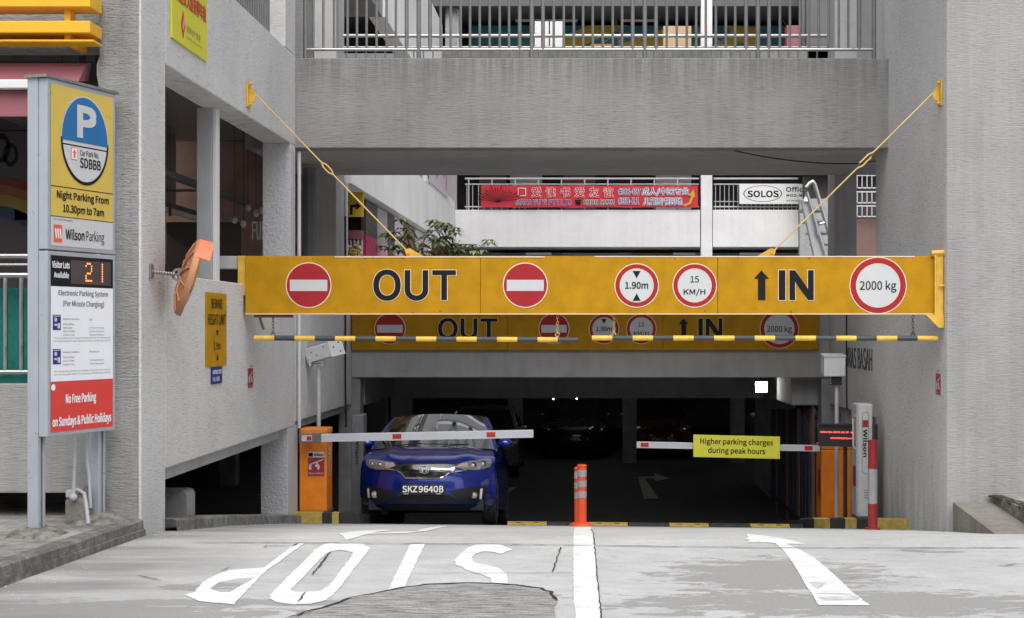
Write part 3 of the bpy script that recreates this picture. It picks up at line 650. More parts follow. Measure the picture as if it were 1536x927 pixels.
# front sign
ZS=15.0; fr=front(ZS)
pxs=lambda p:X(p,ZS)
T=thing('entrance_sign','large bright yellow OUT and IN sign beam across the entrance, the nearer one','sign',(0,ZS,2.03))
for a,b in ((368,720.3),(720.9,1076.3),(1076.9,1403)):
    MB().box(pxs(a),pxs(b),ZS,ZS+.16,1.74,2.327).build('sign_panel','yellow_sign',T,bevel=.004)
MB().box(pxs(368)+.01,pxs(1403)-.01,ZS+.02,ZS+.155,1.745,2.322).build('sign_core','yellow_back',T)
mb=MB()
for a,b,z in ((-2.5,-.4,2.322),(0.1,3.3,2.325)): mb.box(a,b,ZS-.006,ZS-.0005,z-.01,z+.002)
mb.box(pxs(368),pxs(1403),ZS-.006,ZS-.0005,1.742,1.752); mb.build('edge_trim','cream_edge',T)
MB().box(-3.475,-3.394,ZS+.02,ZS+.2,1.93,2.33).build('end_plate','yellow_metal',T,bevel=.006)
mb=MB(); mb.box(pxs(1404),3.582,ZS-.03,ZS+.14,1.66,2.37); mb.box(3.49,3.51,ZS-.045,ZS-.03,1.70,2.34); mb.prism(front(ZS-.03),[(3.40,1.739),(3.585,1.739),(3.585,1.61),(3.53,1.61)],-.02,.02)
mb.tube([(3.46,ZS-.02,2.35),(3.60,ZS-.02,2.36)],.035,6); mb.tube([(3.53,ZS-.06,2.03),(3.585,ZS-.06,2.03)],.012,6); mb.build('end_bracket','yellow_metal',T,bevel=.004)
mb=MB(); mb.box(pxs(380),pxs(436),ZS+.02,ZS+.14,1.712,1.738); mb.tube([(pxs(388),ZS+.05,1.71),(pxs(394),ZS+.05,1.59)],.014,6); mb.build('lower_bracket','rust_chain',T)
mb=MB()
r=random.Random(4)
for i in range(16):
    mb.disc(fr,r.uniform(-3.3,3.4),r.choice([1.76,1.775,2.30,2.31]),.006,off=.006,n=8)
mb.build('rivets','rust_chain',T)
portal_graphics(fr,T,{'cz':2.035},pxs)
tag(MB().box(-3.78,-3.48,ZS+.05,ZS+.17,2.20,2.33).build('support_arm','grey_paint',T,bevel=.01))
# rear sign
Z2=21.9; fr2=front(Z2); sc=lambda p:((528+(p-368)*(1228-528)/(1403-368))-VX)/F*Z2
def px2(p): # positions measured on the rear sign
    K=[(463,585),(560,657),(684,746),(788,831),(955,906),(1042,962),(1131,1018),(1153.5,1033),(1166,1046),(1221,1084),(1317,1169),(1403,1228)]
    if p<=K[0][0]: q=K[0][1]
    else:
        for a,b in zip(K,K[1:]):
            if p<=b[0]: q=a[1]+(b[1]-a[1])*(p-a[0])/(b[0]-a[0]); break
    return (q-VX)/F*Z2
T2=thing('entrance_sign','shaded yellow OUT and IN sign on the inner beam, behind the large one','sign',(0,Z2,1.6))
xa,xb=X(528,Z2),X(1228,Z2); w=(xb-xa)/3
for i in range(3): MB().box(xa+i*w,xa+(i+1)*w-.004,Z2,Z2+.09,1.288,1.875).build('sign_panel','yellow_sign',T2,bevel=.003)
portal_graphics(fr2,T2,{'cz':1.60},px2)
# ------------------------------------------------ stay rods
def stay(side,a,b,t0,t1):
    """a wall anchor, b sign anchor"""
    a=Vector(a); b=Vector(b); s=-1 if side=='left' else 1
    T=thing('stay_rod','yellow stay rod with turnbuckle running from the %s wall down to the sign beam'%side,'stay rod',a,'stay rods holding the front sign beam')
    d=(b-a); L=d.length; u=d/L; x=a.x
    mb=MB(); mb.tube([a,a+u*t0*L],.0075,8); mb.tube([a+u*t1*L,b],.0075,8); mb.build('rod','rod_cream',T,smooth=True)
    n=u.cross(Vector((0,1,0))).normalized(); mb=MB(); p=a+u*t0*L; q=a+u*t1*L
    mb.tube([p,p+n*.02+u*.05,q+n*.02-u*.05,q],.0085,6); mb.tube([p,p-n*.02+u*.05,q-n*.02-u*.05,q],.0085,6); mb.build('turnbuckle','rod_cream',T,smooth=True)
    mb=MB(); wx=XL if s<0 else XR
    x0,x1=sorted((wx-s*.002,wx-s*.022)); mb.box(x0,x1,a.y-.07,a.y+.07,a.z-.13,a.z+.13)
    mb.prism(Fr((0,a.y-.008,0),(1,0,0),(0,0,1)),[(wx-s*.02,a.z+.10),(wx-s*.02,a.z-.09),(wx-s*.08,a.z-.06),(wx-s*.09,a.z)],-.016,0)
    for dz in (-.105,.105): mb.tube([(wx-s*.02,a.y-.04,a.z+dz),(wx-s*.055,a.y-.04,a.z+dz)],.014,6)
    mb.build('wall_bracket','yellow_metal',T,bevel=.003)
    mb=MB(); mb.prism(Fr((0,b.y-.01,0),(1,0,0),(0,0,1)),[(b.x+s*.04,b.z+.03),(b.x-s*.01,b.z+.045),(b.x-s*.15,2.33),(b.x+s*.02,2.33)],-.016,.004); mb.tube([(b.x,b.y-.03,b.z),(b.x,b.y+.02,b.z)],.016,8); mb.build('sign_bracket','yellow_metal',T)
YS=ZS+.08
stay('left',(XL+.085,YS+.12,W3(384,142,YS+.12).z),(X(613,YS),YS,2.365),.43,.51)
stay('right',(XR-.085,YS+.02,W3(1398,140,YS+.02).z),(X(1158,YS),YS,2.365),.37,.47)
# ------------------------------------------------ clearance bars on chains
def bar(a,b,n,first,label,chains,sag):
    T=thing('clearance_bar',label,'height bar',(pxs(a),ZS+.05,1.507),'striped clearance bars hanging from the sign')
    mb=MB(); w=(pxs(b)-pxs(a))/n
    for i in range(n):
        x0=pxs(a)+i*w; mb.tube([(x0,ZS+.05,1.507+sag*i),(x0+w,ZS+.05,1.507+sag*(i+1))],.0265,14,m=(i+first)%2,cap=i in(0,n-1))
    mb.build('bar',['hump_yellow_clean','black_paint'],T,smooth=True)
    for c in chains:
        mb=MB(); x=pxs(c); z=1.735; k=0
        while z>1.55:
            o=.0 if k%2 else 1
            pts=[]
            for i in range(9):
                t=2*math.pi*i/8; q=.011*math.cos(t); pts.append((x+(q if o else 0),ZS+.05+(0 if o else q),z-.018+.021*math.sin(t)))
            mb.tube(pts,.0035,5,cap=False); z-=.031; k+=1
        pts=[(x+.02*math.cos(t*.7),ZS+.05,1.54+.022*math.sin(t*.7)) for t in range(10)]; mb.tube(pts,.006,5); mb.build('chain','rust_chain' if c in(408,1371) else 'rod_cream',T,smooth=True)
bar(380,867,16,0,'yellow and black striped bar hanging on chains over the exit lane at left',(408,836),-.0012)
bar(888,1408,17,0,'longer yellow and black striped bar hanging on chains over the entry lane at right',(921,1371),-.0002)
# ------------------------------------------------ wall signs
lw=lambda y,z0,z1:None
FL=Fr((XL,0,0),(0,1,0),(0,0,1))      # left wall, n=+X
FRt=Fr((XR,0,0),(0,-1,0),(0,0,1))    # right wall, n=-X
def wsign(name,label,cat,fr,a0,a1,b0,b1,mat,th=.012,group=None):
    T=thing(name,label,cat,fr((a0+a1)/2,b0,0),group)
    MB().fbox(fr,a0,a1,b0,b1,.002,th).build('board',mat,T,bevel=.002); return T
T=wsign('wall_sign','lime yellow sign board with red lettering high on the left concrete wall','sign',FL,12.36,13.50,4.0,4.80,'lime_sign',.02)
mb=MB(); mb.text(FL,'TOWER',12.66,13.33,4.53,4.76,.024,.03); mb.text(FL,'奥迪安大厦有停车位',12.48,13.45,4.335,4.485,.024,.02)
mb.prism(FL,[(12.62,4.17),(12.685,4.29),(12.75,4.17),(12.685,4.05)],.021,.024); mb.build('lettering','red_ink',T)
mb=MB(); mb.prism(FL,[(12.665,4.15),(12.70,4.23),(12.73,4.20),(12.69,4.12)],.024,.026); mb.build('emblem','pink',T)
mb=MB(); mb.text(FL,'星 狮 地 产 管 理',12.80,13.25,4.13,4.19,.024,.0); mb.text(FL,'property management',12.78,13.32,4.075,4.10,.024,0); mb.build('small_lettering','brown_panel',T)
T=wsign('wall_sign','ochre beware height limit 1.9m board on the left wall','sign',FL,13.50,14.27,1.25,1.93,'yellow_sign')
mb=MB(); mb.text(FL,'BEWARE',13.68,14.10,1.785,1.875,.015,.012); mb.text(FL,'HEIGHT LIMIT',13.56,14.22,1.635,1.735,.015,.008); mb.text(FL,'1.9m',13.77,14.02,1.405,1.48,.015,.005)
mb.poly(FL,[(13.86,1.585),(13.95,1.585),(13.905,1.53)],.015); mb.poly(FL,[(13.86,1.31),(13.95,1.31),(13.905,1.365)],.015); mb.build('lettering','black_ink',T)
T=wsign('wall_sign','small blue sign with white letters below the height limit board','sign',FL,13.70,14.10,1.09,1.247,'navy_ink')
mb=MB(); mb.text(FL,'MAINTENANCE CENTRE',13.73,14.06,1.18,1.22,.015,.02); mb.text(FL,'PULL OVER',13.73,13.98,1.115,1.155,.015,.02); mb.build('lettering','pylon_white',T)
def wsticker(fr,a0,b0,w,h,label):
    T=thing('wall_sticker',label,'sticker',fr(a0,b0,0),'barrier warning stickers')
    MB().fbox(fr,a0,a0+w,b0+h*.80,b0+h,.002,.006).build('top_panel','panel_grey',T); MB().fbox(fr,a0,a0+w,b0,b0+h*.8,.002,.006).build('board','bollard_red',T)
    mb=MB(); mb.fbox(fr,a0+w*.15,a0+w*.3,b0+h*.2,b0+h*.42,.006,.0075); mb.prism(fr,[(a0+w*.15,b0+h*.42),(a0+w*.15,b0+h*.46),(a0+w*.9,b0+h*.66),(a0+w*.9,b0+h*.62)],.006,.0075)
    mb.prism(fr,[(a0+w*.5,b0+h*.45),(a0+w*.65,b0+h*.47),(a0+w*.8,b0+h*.2),(a0+w*.65,b0+h*.22)],.006,.0075); mb.text(fr,'Beware of Barrier',a0+w*.08,a0+w*.92,b0+h*.05,b0+h*.12,.008,0)
    mb.build('pictogram','panel_grey',T)
    mb=MB(); mb.text(fr,'Wilson',a0+w*.3,a0+w*.9,b0+h*.86,b0+h*.94,.008,.02); mb.build('lettering','black_ink',T)
wsticker(FL,15.22,1.0,.22,.245,'small red barrier warning sticker on the left wall beside the yellow sign end')
wsticker(FRt,-15.32,.93,.2,.27,'small red barrier warning sticker on the right wall near its corner')
mb=MB(); mb.text(FRt,'BRAS BASAH',-20.6,-18.72,1.07,1.35,.006,0); T=thing('wall_lettering','dark raised letters on the shaded right hand entrance wall above the ticket machine','lettering',(XR,19.6,1.07))
mb2=MB(); vs,fs=mb.v,mb.f
n=len(vs); bk=[v+Vector((.006,0,0)) for v in vs]
from collections import Counter
ec=Counter()
for f in fs:
    for i in range(len(f)): ec[(f[i],f[(i+1)%len(f)])]+=1
sd=[(a,b) for (a,b) in ec if (b,a) not in ec]
mb2.add(vs+bk,fs+[(b,a,a+n,b+n) for a,b in sd]); mb2.build('raised_letters','black_paint',T)
# ------------------------------------------------ convex mirror seen from behind
n_=Vector((.95,.30,.0)).normalized(); T=thing('traffic_mirror','orange framed convex traffic mirror on a chain-like arm, seen from behind','traffic mirror',(X(282,12.05),12.05,Zz(416,12.05)))
T.rotation_euler=(0,0,0)
u_=Vector((0,0,1)).cross(n_).normalized(); R=Matrix.Rotation(math.radians(17),4,Vector((0,1,0)))
u_=(R@u_); v_=R@Vector((0,0,1)); 
fm=Fr(T.location,u_,v_); sgn=1 if fm.n.dot(n_)>0 else -1
mb=MB()
def shell(mb,prof,m=0,n=40):
    vs=[]; 
    for i in range(n):
        t=2*math.pi*i/n
        for rr,dd in prof: vs.append(fm(rr*math.cos(t),rr*math.sin(t),dd*sgn))
    k=len(prof); mb.add(vs,[(i*k+j,((i+1)%n)*k+j,((i+1)%n)*k+j+1,i*k+j+1) for i in range(n) for j in range(k-1)],m)
shell(mb,[(.0,-.055),(.1,-.053),(.2,-.04),(.28,-.018),(.305,-.02),(.318,.0),(.318,.03),(.30,.03)]); mb.build('mirror_back','mirror_orange',T,smooth=35,fix=True)
mb=MB(); shell(mb,[(.30,.028),(.2,.05),(.1,.062),(0,.066)]); mb.build('mirror_face','chrome',T,smooth=60,fix=True)
mb=MB()
for k in range(6):
    t=math.pi*k/6+.2; a=Vector((math.cos(t),math.sin(t)))
    q=[fm(a.x*s*.29,a.y*s*.29,(-.058 if abs(s)<.9 else -.022)*sgn) for s in (-1,-.6,-.2,.2,.6,1)]
    mb.tube(q,.009,5)
mb.build('rib','mirror_orange',T,smooth=True)
mb=MB(); vs=[];nn=14
for i in range(nn+1):
    t=math.radians(35+110*i/nn); 
    for rr,dd in ((.322,.0),(.326,.11),(.320,.11),(.314,.0)): vs.append(fm(rr*math.cos(t),rr*math.sin(t),dd*sgn))
mb.add(vs,[(i*4+j,(i+1)*4+j,(i+1)*4+(j+1)%4,i*4+(j+1)%4) for i in range(nn) for j in range(4)]+[(0,1,2,3),(nn*4+3,nn*4+2,nn*4+1,nn*4)]); mb.build('hood','mirror_hood',T,smooth=40,fix=True)
pw=Vector((XL,X(1,1) and F*XL/(225-VX),Zz(407,F*XL/(225-VX)))); pm=fm(-.02,.0,-.07*sgn)
mb=MB(); mb.box(XL+.001,XL+.02,pw.y-.035,pw.y+.035,pw.z-.055,pw.z+.055); mb.tube([pw,pm],.009,6)
for k in range(9): mb.ball(pw.lerp(pm,.08+k*.09),.016,.016,.016,n=8,k=5)
mb.ring(Fr(pm-Vector((0,.03,0)),(1,0,0)),0,0,.035,.055,n=20); mb.tube([pm+Vector((0,-.02,.055)),pm+Vector((0,-.02,-.055))],.012,6); mb.build('arm','steel_dull',T,smooth=30)
# ------------------------------------------------ parking pylon sign
p0=Vector((X(71,10.65),10.65,0)); p1=Vector((X(173,11.42),11.42,0)); fp_=Fr(p0,p1-p0); Lw=(p1-p0).length
T=thing('parking_sign','tall yellow and white parking information pylon with tariff panel and lit lot counter','sign',(p0.x,p0.y,.13))
fr=fp_
zt,zb,zm0,zm1=3.385,.83,2.165,2.155
MB().fbox(fr,.0,Lw,zm0,zt,-.075,0).build('sign_cabinet','pylon_grey',T,bevel=.006)
MB().fbox(fr,.0,Lw,zb,zm1,-.075,0).build('sign_cabinet','pylon_grey',T,bevel=.006)
MB().fbox(fr,-.03,Lw+.03,zt,zt+.02,-.17,.015).build('top_cap','steel_dull',T)
e=.035
MB().quad(fr,e,Lw-e,2.405,zt-.035,.003).build('upper_panel','pylon_yellow',T)
MB().quad(fr,e,Lw-e,zm0+.03,2.403,.003).build('brand_panel','panel_grey',T)
cx,cz=Lw*.53,2.985; ra,rb=.272,.315
mb=MB(); mb.disc(fr,cx,cz,ra+.012,rb+.012,.005); mb.build('badge_edge','panel_grey',T)
mb=MB(); mb.ring(fr,cx,cz,ra*.97,ra+.012,.0065,k=rb/ra,a0=math.pi,a1=2*math.pi); mb.quad(fr,cx-ra,cx+ra,cz-.055,cz-.045,.0072); mb.build('badge_line','black_ink',T)
mb=MB(); a0=math.asin(-.02/rb); mb.disc(fr,cx,cz,ra,rb,.007,a0=a0,a1=math.pi-a0); mb.build('badge_upper','blue_ink',T)
mb=MB(); mb.disc(fr,cx,cz,ra*.965,rb*.965,.0068,a0=math.pi+math.asin(.05/rb),a1=2*math.pi-math.asin(.05/rb)); mb.build('badge_lower','sign_white',T)
mb=MB(); mb.text(fr,'P',cx-.10,cx+.13,cz+.015,cz+.255,.009,.05); mb.build('parking_letter','panel_grey',T)
mb=MB(); mb.text(fr,'Car Park No.',cx-.065,cx+.165,cz-.115,cz-.07,.009,.004); mb.text(fr,'SDBBB',cx-.065,cx+.185,cz-.205,cz-.13,.009,.02)
mb.text(fr,'Night Parking From',.10,Lw-.09,2.52,2.595,.006,.018); mb.text(fr,'10.30pm to 7am',.17,Lw-.15,2.425,2.498,.006,.018)
mb.quad(fr,e,Lw-e,2.618,2.624,.005); mb.quad(fr,e,Lw-e,2.403,2.408,.005)
mb.text(fr,'This Car Park is Managed by',.06,.28,2.375,2.392,.006,.0); mb.text(fr,'Wilson',.20,.42,2.245,2.325,.006,.015); mb.text(fr,'Parking',.44,.66,2.225,2.325,.006,-.004)
mb.build('lettering','black_ink',T)
mb=MB(); mb.quad(fr,.065,.16,2.22,2.345,.005); mb.quad(fr,cx-.17,cx-.095,cz-.155,cz-.065,.0085); mb.build('brand_mark','brand_orange_red',T)
mb=MB(); mb.quad(fr,cx-.165,cx-.10,cz-.15,cz-.07,.0095)
for i in range(3): mb.poly(fr,[(.075+i*.026,2.315),(.09+i*.026,2.32),(.10+i*.026,2.25),(.088+i*.026,2.245)],.0065)
mb.build('mark_stripe','pylon_white',T)
mb=MB(); mb.poly(fr,[(cx-.143,cz-.14),(cx-.121,cz-.14),(cx-.121,cz-.105),(cx-.108,cz-.105),(cx-.132,cz-.078),(cx-.157,cz-.105),(cx-.143,cz-.105)],.0105); mb.build('brand_mark','brand_orange_red',T)
MB().quad(fr,e,Lw-e,1.905,2.125,.003).build('counter_panel','black_ink',T)
MB().quad(fr,.26,Lw-e-.03,1.925,2.10,.005).build('counter_display','shop_dark',T)
mb=MB(); mb.text(fr,'Visitor Lots',.045,.245,2.035,2.085,.006,.02); mb.text(fr,'Available',.065,.235,1.965,2.01,.006,.02); mb.build('lettering','pylon_white',T)
mb=MB()
def dots(mb,x,z,rows,sx=.0165,sz=.018):
    for j,row in enumerate(rows):
        for i,c in enumerate(row):
            if c=='#': mb.disc(fr,x+i*sx,z-j*sz,.0075,off=.008,n=8)
dots(mb,.435,2.08,['.###.','#...#','....#','....#','.###.','#....','#....','#####'][:8]); dots(mb,.60,2.08,['..#']*8); mb.build('counter_digits','led_orange',T)
MB().quad(fr,e,Lw-e,1.222,1.903,.003).build('tariff_panel','pylon_white',T)
mb=MB(); mb.text(fr,'Electronic Parking System',.12,Lw-.10,1.828,1.88,.005,.008); mb.text(fr,'(Per Minute Charging)',.17,Lw-.15,1.75,1.806,.005,.006)
for z0,hd,rows,pr,nt in ((1.66,'Car',['7am to 10am','10am to 10.30pm','10.30pm to 7am'],['$1.20 per 30 minutes','$1.40 per 30 minutes','$0.60 per 30 minutes'],['(For any parking session between 10.30pm and 7am the following day,','per minute charging will apply subject to a maximum parking charge of $5.00)']),(1.42,'Motorcycle',['7am to 10.30pm','10.30pm to 7am'],['$0.65 per parking session','$0.65 per parking session'],['(For any parking session, per minute charging based on $1.20','per hour will apply subject to a maximum parking charge of $0.65)'])):
    mb.text(fr,'Mondays to Sundays &',.17,.36,z0,z0+.018,.005,.006); mb.text(fr,'Public Holidays',.17,.30,z0-.037,z0-.019,.005,.006); mb.text(fr,hd,.48,.48+.012*len(hd),z0+.0,z0+.018,.005,.006)
    for i,t in enumerate(rows): mb.text(fr,t,.17,.17+.0095*len(t),z0-.062-i*.026,z0-.046-i*.026,.005,0)
    for i,t in enumerate(pr): mb.text(fr,t,.48,.66,z0-.062-i*.026,z0-.046-i*.026,.005,0)
    for i,t in enumerate(nt): mb.text(fr,t,.07,Lw-.07,z0-.135-i*.022,z0-.121-i*.022,.005,0)
mb.build('lettering','grey_dark',T)
mb=MB(); mb.quad(fr,.055,.145,1.59,1.70,.005); mb.quad(fr,.055,.145,1.345,1.455,.005); mb.build('pictogram','navy_ink',T)
mb=MB()
for z in (1.59,1.345): mb.disc(fr,.085,z+.075,.016,off=.007,n=12); mb.quad(fr,.105,.135,z+.012,z+.05,.007); mb.quad(fr,.07,.10,z+.03,z+.045,.007); mb.quad(fr,.06,.14,z+.098,z+.104,.007)
mb.build('pictogram','panel_grey',T)
MB().quad(fr,e,Lw-e,zb+.03,1.22,.003).build('notice_panel','red_board',T)
mb=MB(); mb.text(fr,'No Free Parking',.20,.56,1.04,1.13,.005,.02); mb.text(fr,'on Sundays & Public Holidays',.05,Lw-.06,.88,.97,.005,.02); mb.disc(fr,.06,1.18,.024,off=.005,n=14); mb.build('lettering','pylon_white',T)
for a,b0,b1 in ((-.005,.13,3.40),(Lw-.10,.16,.9)):
    mb=MB(); mb.fbox(fr,a,a+.035,b0,b1,-.165,-.076); mb.fbox(fr,a+.0355,a+.065,b0,b1,-.16,-.12); mb.fbox(fr,a+.0655,a+.09,b0,b1,-.165,-.08) ; mb.build('post','pylon_grey',T,bevel=.004)
mb=MB(); q=fr(Lw-.15,0,-.14); mb.tube([(q.x,q.y,.9),(q.x,q.y-.01,.6),(q.x+.02,q.y-.02,.5),(q.x+.03,q.y-.02,.25)],.013,8); q=fr(Lw-.26,0,-.16); mb.tube([(q.x,q.y,.86),(q.x-.02,q.y,.34)],.012,8); mb.ball((q.x-.02,q.y,.34),.03,.03,.03); mb.build('conduit','grey_paint',T,smooth=True)
def mound(c,rx,ry,h,seed,mat):
    r=random.Random(seed); mb=MB(); n=14; vs=[(c.x,c.y,c.z+h)]
    for k_,(s,z) in enumerate(((.45,h*.95),(.75,h*.6),(1.0,-.005))):
        for i in range(n):
            t=2*math.pi*i/n; q=s*r.uniform(.85,1.12); vs.append((c.x+rx*q*math.cos(t),c.y+ry*q*math.sin(t),c.z+z*r.uniform(.8,1.15)))
    fs=[(0,1+i,1+(i+1)%n) for i in range(n)]+[(1+k*n+i,1+(k+1)*n+i,1+(k+1)*n+(i+1)%n,1+k*n+(i+1)%n) for k in range(2) for i in range(n)]
    mb.add(vs,fs); return mb.build('footing',mat,T,fix=True)
q=fr(.04,0,-.12); mound(Vector((q.x,q.y,.13)),.22,.26,.055,1,'footing_mix'); q=fr(Lw-.05,0,-.12); mound(Vector((q.x,q.y,.13)),.24,.22,.075,2,'footing_mix')
paint('grey_boom',(.52,.55,.60),.4,.08); paint('led_matt_red',(.50,.03,.02),.3,.05)
# ------------------------------------------------ boom barriers and lane equipment
def cabinet(label,x0,x1,y0,y1,z0,z1):
    T=thing('barrier_cabinet',label,'barrier cabinet',((x0+x1)/2,(y0+y1)/2,z0),'orange boom barrier cabinets')
    MB().box(x0,x1,y0,y1,z0+.02,z1-.07).build('housing','orange_cabinet',T,bevel=.012)
    MB().box(x0-.004,x1+.004,y0-.004,y1+.004,z1-.068,z1).build('lid','orange_cabinet',T,bevel=.014)
    MB().box(x0-.01,x1+.01,y0-.01,y1+.01,z0-.005,z0+.018).build('base_plate','grey_dark',T)
    return T
yl=17.86; gl=gz(-3.25,yl)+.12; xl0,xl1=X(449,yl),X(490,yl)
T=cabinet('orange barrier cabinet at left with its grey boom lowered before the blue car',xl0,xl1,yl,yl+.4,gl,Zz(643,yl))
f=front(yl); z0=Zz(687,yl); a0,a1=X(462,yl),X(486.5,yl)
MB().fbox(f,a0,a1,Zz(686,yl),Zz(677.5,yl),.001,.004).build('brand_plate','panel_grey',T)
mb=MB(); mb.text(f,'Wilson',X(471,yl),X(485,yl),Zz(684,yl),Zz(680,yl),.006,.03); mb.quad(f,X(463,yl),X(469.5,yl),Zz(685,yl),Zz(679,yl),.005); mb.build('lettering','black_ink',T)
MB().fbox(f,a0,a1,Zz(714,yl),Zz(686.3,yl),.001,.004).build('warning_plate','bollard_red',T)
mb=MB(); q=lambda px,py:(X(px,yl),Zz(py,yl))
mb.poly(f,[q(463.5,704.5),q(467,704.5),q(467,696),q(463.5,697)],.006); mb.poly(f,[q(465,697.5),q(485,689.8),q(485,688.5),q(464.5,696)],.006)
mb.disc(f,*q(475.5,694.5),.012,off=.006,n=10); mb.poly(f,[q(473,697),q(478,696),q(480,700),q(478,705),q(475.5,703),q(477,700.5),q(473,700)],.006); mb.text(f,'Beware of Barrier',X(463.5,yl),X(485.5,yl),Zz(711.5,yl),Zz(708,yl),.006,0); mb.build('pictogram','panel_grey',T)
fs_=Fr((xl1,yl,0),(0,1,0)); mb=MB(); vt=Fr((xl1,yl,0),(0,0,-1),(0,1,0)); mb.text(vt,'Wilson',-Zz(672,yl),-Zz(715,yl),.1,.28,.003,.01); mb.build('lettering','panel_grey',T)
def arm(T,x0,x1,y,z0,z1,h,refl,pivot):
    fr=Fr((x0,y,z0),(x1-x0,0,z1-z0)) ; fr.v=fr.n.cross(fr.u).normalized() if False else Vector((-fr.u.z,0,fr.u.x)); L=math.hypot(x1-x0,z1-z0)
    bo=MB().fbox(fr,0,L,-h/2,h/2,-.035,0).build('boom','grey_boom',T,bevel=.006)
    mb=MB(); mb.fbox(fr,.004,L-.004,-h/2-.001,-h/2+.006,-.03,.001); mb.build('edge_strip','panel_grey',bo)
    for c in refl: MB().fbox(fr,c-.052,c+.052,-.028,.028,.0005,.004).build('reflector','led_matt_red',bo)
    if pivot is not None:
        mb=MB(); mb.fbox(fr,pivot-.10,pivot+.16,-h/2-.012,h/2+.012,-.055,.008); mb.fbox(fr,pivot-.07,pivot+.05,-.035,.035,.008,.014,1); mb.fbox(fr,pivot-.01,pivot+.045,-.025,.025,.014,.018,2); mb.tube([fr(pivot,0,-.16),fr(pivot,0,0)],.03,10); mb.tube([fr(pivot+.11,-.04,.006),fr(pivot+.11,-.04,.02)],.012,6); mb.build('clamp',['steel_dull','panel_grey','led_matt_red'],bo,bevel=.004)
    return T
ya=17.70; arm(T,X(454,ya),X(800,ya),ya,Zz(657.5,ya),Zz(650.5,ya),.092,[X(595.5,ya)-X(454,ya),X(736.5,ya)-X(454,ya)],.06)
yr=19.8; gr=gz(3.3,yr)+.115
T=cabinet('orange barrier cabinet at right whose grey boom carries the yellow notice',X(1232,20),X(1277,20),20.0,20.45,gz(3.3,20)+.11,Zz(667,20))
MB().box(X(1231.4,20),X(1231.9,20),20.06,20.25,Zz(745,20),Zz(705,20)).build('warning_plate','bollard_red',T)
TA=arm(T,X(955,yr),X(1230,yr),yr,Zz(667,yr),Zz(672.5,yr),.082,[X(967,yr)-X(955,yr),X(1213,yr)-X(955,yr)],None)
yn=19.74; T=thing('notice_board','yellow notice board about higher parking charges fixed on the right boom arm','sign',(X(1105,yn),yn,Zz(687,yn)))
f=front(yn); ff=Fr(W3(1040,685.5,yn),W3(1170,688.5,yn)-W3(1040,685.5,yn)); Lb=(W3(1170,688.5,yn)-W3(1040,685.5,yn)).length; Hb=33.5/F*yn
MB().fbox(ff,0,Lb,0,Hb,-.012,0).build('board','yellow_board',T,bevel=.003)
mb=MB(); mb.text(ff,'Higher parking charges',.08*Lb,.92*Lb,.52*Hb,.86*Hb,.002,.015,ls=1.0); mb.text(ff,'during peak hours',.17*Lb,.83*Lb,.12*Hb,.46*Hb,.002,.015); mb.build('lettering','black_ink',T)
# detector boxes on poles
def pole(label,x,y,z0,z1,r=.022):
    T=thing('detector_pole',label,'pole',(x,y,z0),'poles carrying detector boxes')
    MB().tube([(x,y,z0),(x,y,z1)],r,12).build('pole','grey_paint',T,smooth=True); MB().box(x-.06,x+.06,y-.06,y+.06,z0,z0+.012).build('base_plate','grey_dark',T); return T
yp=18.42; xp=X(478,yp); T=pole('white metal pole with a tilted angular detector box, behind the left cabinet',xp,yp,gz(xp,yp)+.12,Zz(549,yp),.026)
R=Matrix.Rotation(math.radians(-16),3,'Y')@Matrix.Rotation(math.radians(-24),3,'Z')
c=W3(487,527,yp); mb=MB(); mb.box(-.175,.175,-.15,.15,-.09,.09); mb.v=[R@v+c for v in mb.v]; mb.build('detector_box','grey_box',T,bevel=.012)
mb=MB(); mb.box(-.183,-.174,-.155,.155,-.097,.097); mb.box(.174,.183,-.155,.155,-.097,.097); mb.v=[R@v+c for v in mb.v]; mb.build('end_cap','grey_box',T,bevel=.004)
mb=MB()
for a,b in ((.06,.1),(.06,-.08),(-.07,.03)): mb.tube([R@Vector((.18,a,b*.6))+c,R@Vector((.19,a,b*.6))+c],.011,8)
for a,b in ((-.09,.03),(-.03,-.02),(.10,.05)): mb.tube([R@Vector((a,-.149,b))+c,R@Vector((a,-.155,b))+c],.009,6)
mb.build('bolt','dark_plastic',T)
c2=W3(476,543,yp); mb=MB()
for s in (-1,1): mb.prism(Fr((c2.x+s*.075,c2.y,c2.z),(0,1,0)),[(-.11,.06),(.09,.07),(.11,-.02),(.04,-.06),(-.08,-.05)],-.012,.012)
mb.box(c2.x-.07,c2.x+.07,c2.y-.02,c2.y+.02,c2.z-.03,c2.z-.01); mb.build('bracket','grey_box',T,bevel=.004)
yq=18.85; xq=X(1255,yq); T=pole('grey metal pole with a square detector box, beside the right cabinet',xq,yq,gz(xq,yq)+.10,Zz(578,yq),.026)
c=W3(1249.5,548,yq); R=Matrix.Rotation(math.radians(6),3,'X'); mb=MB(); mb.box(-.135,.135,-.14,.14,-.125,.125); mb.v=[R@v+c for v in mb.v]; 
for i in (0,1,2,3): pass
mb.build('detector_box','grey_box',T,bevel=.012)
mb=MB(); mb.box(-.142,.142,-.15,.145,.126,.136); mb.v=[R@v+c for v in mb.v]; mb.build('hood_plate','grey_box',T,bevel=.003)
mb=MB(); mb.box(c.x-.03,c.x+.10,c.y-.06,c.y+.06,c.z-.25,c.z-.13); mb.tube([(xq,yq,Zz(578,yq)),(xq,yq,c.z-.1)],.02,8); mb.build('bracket','dark_plastic',T)
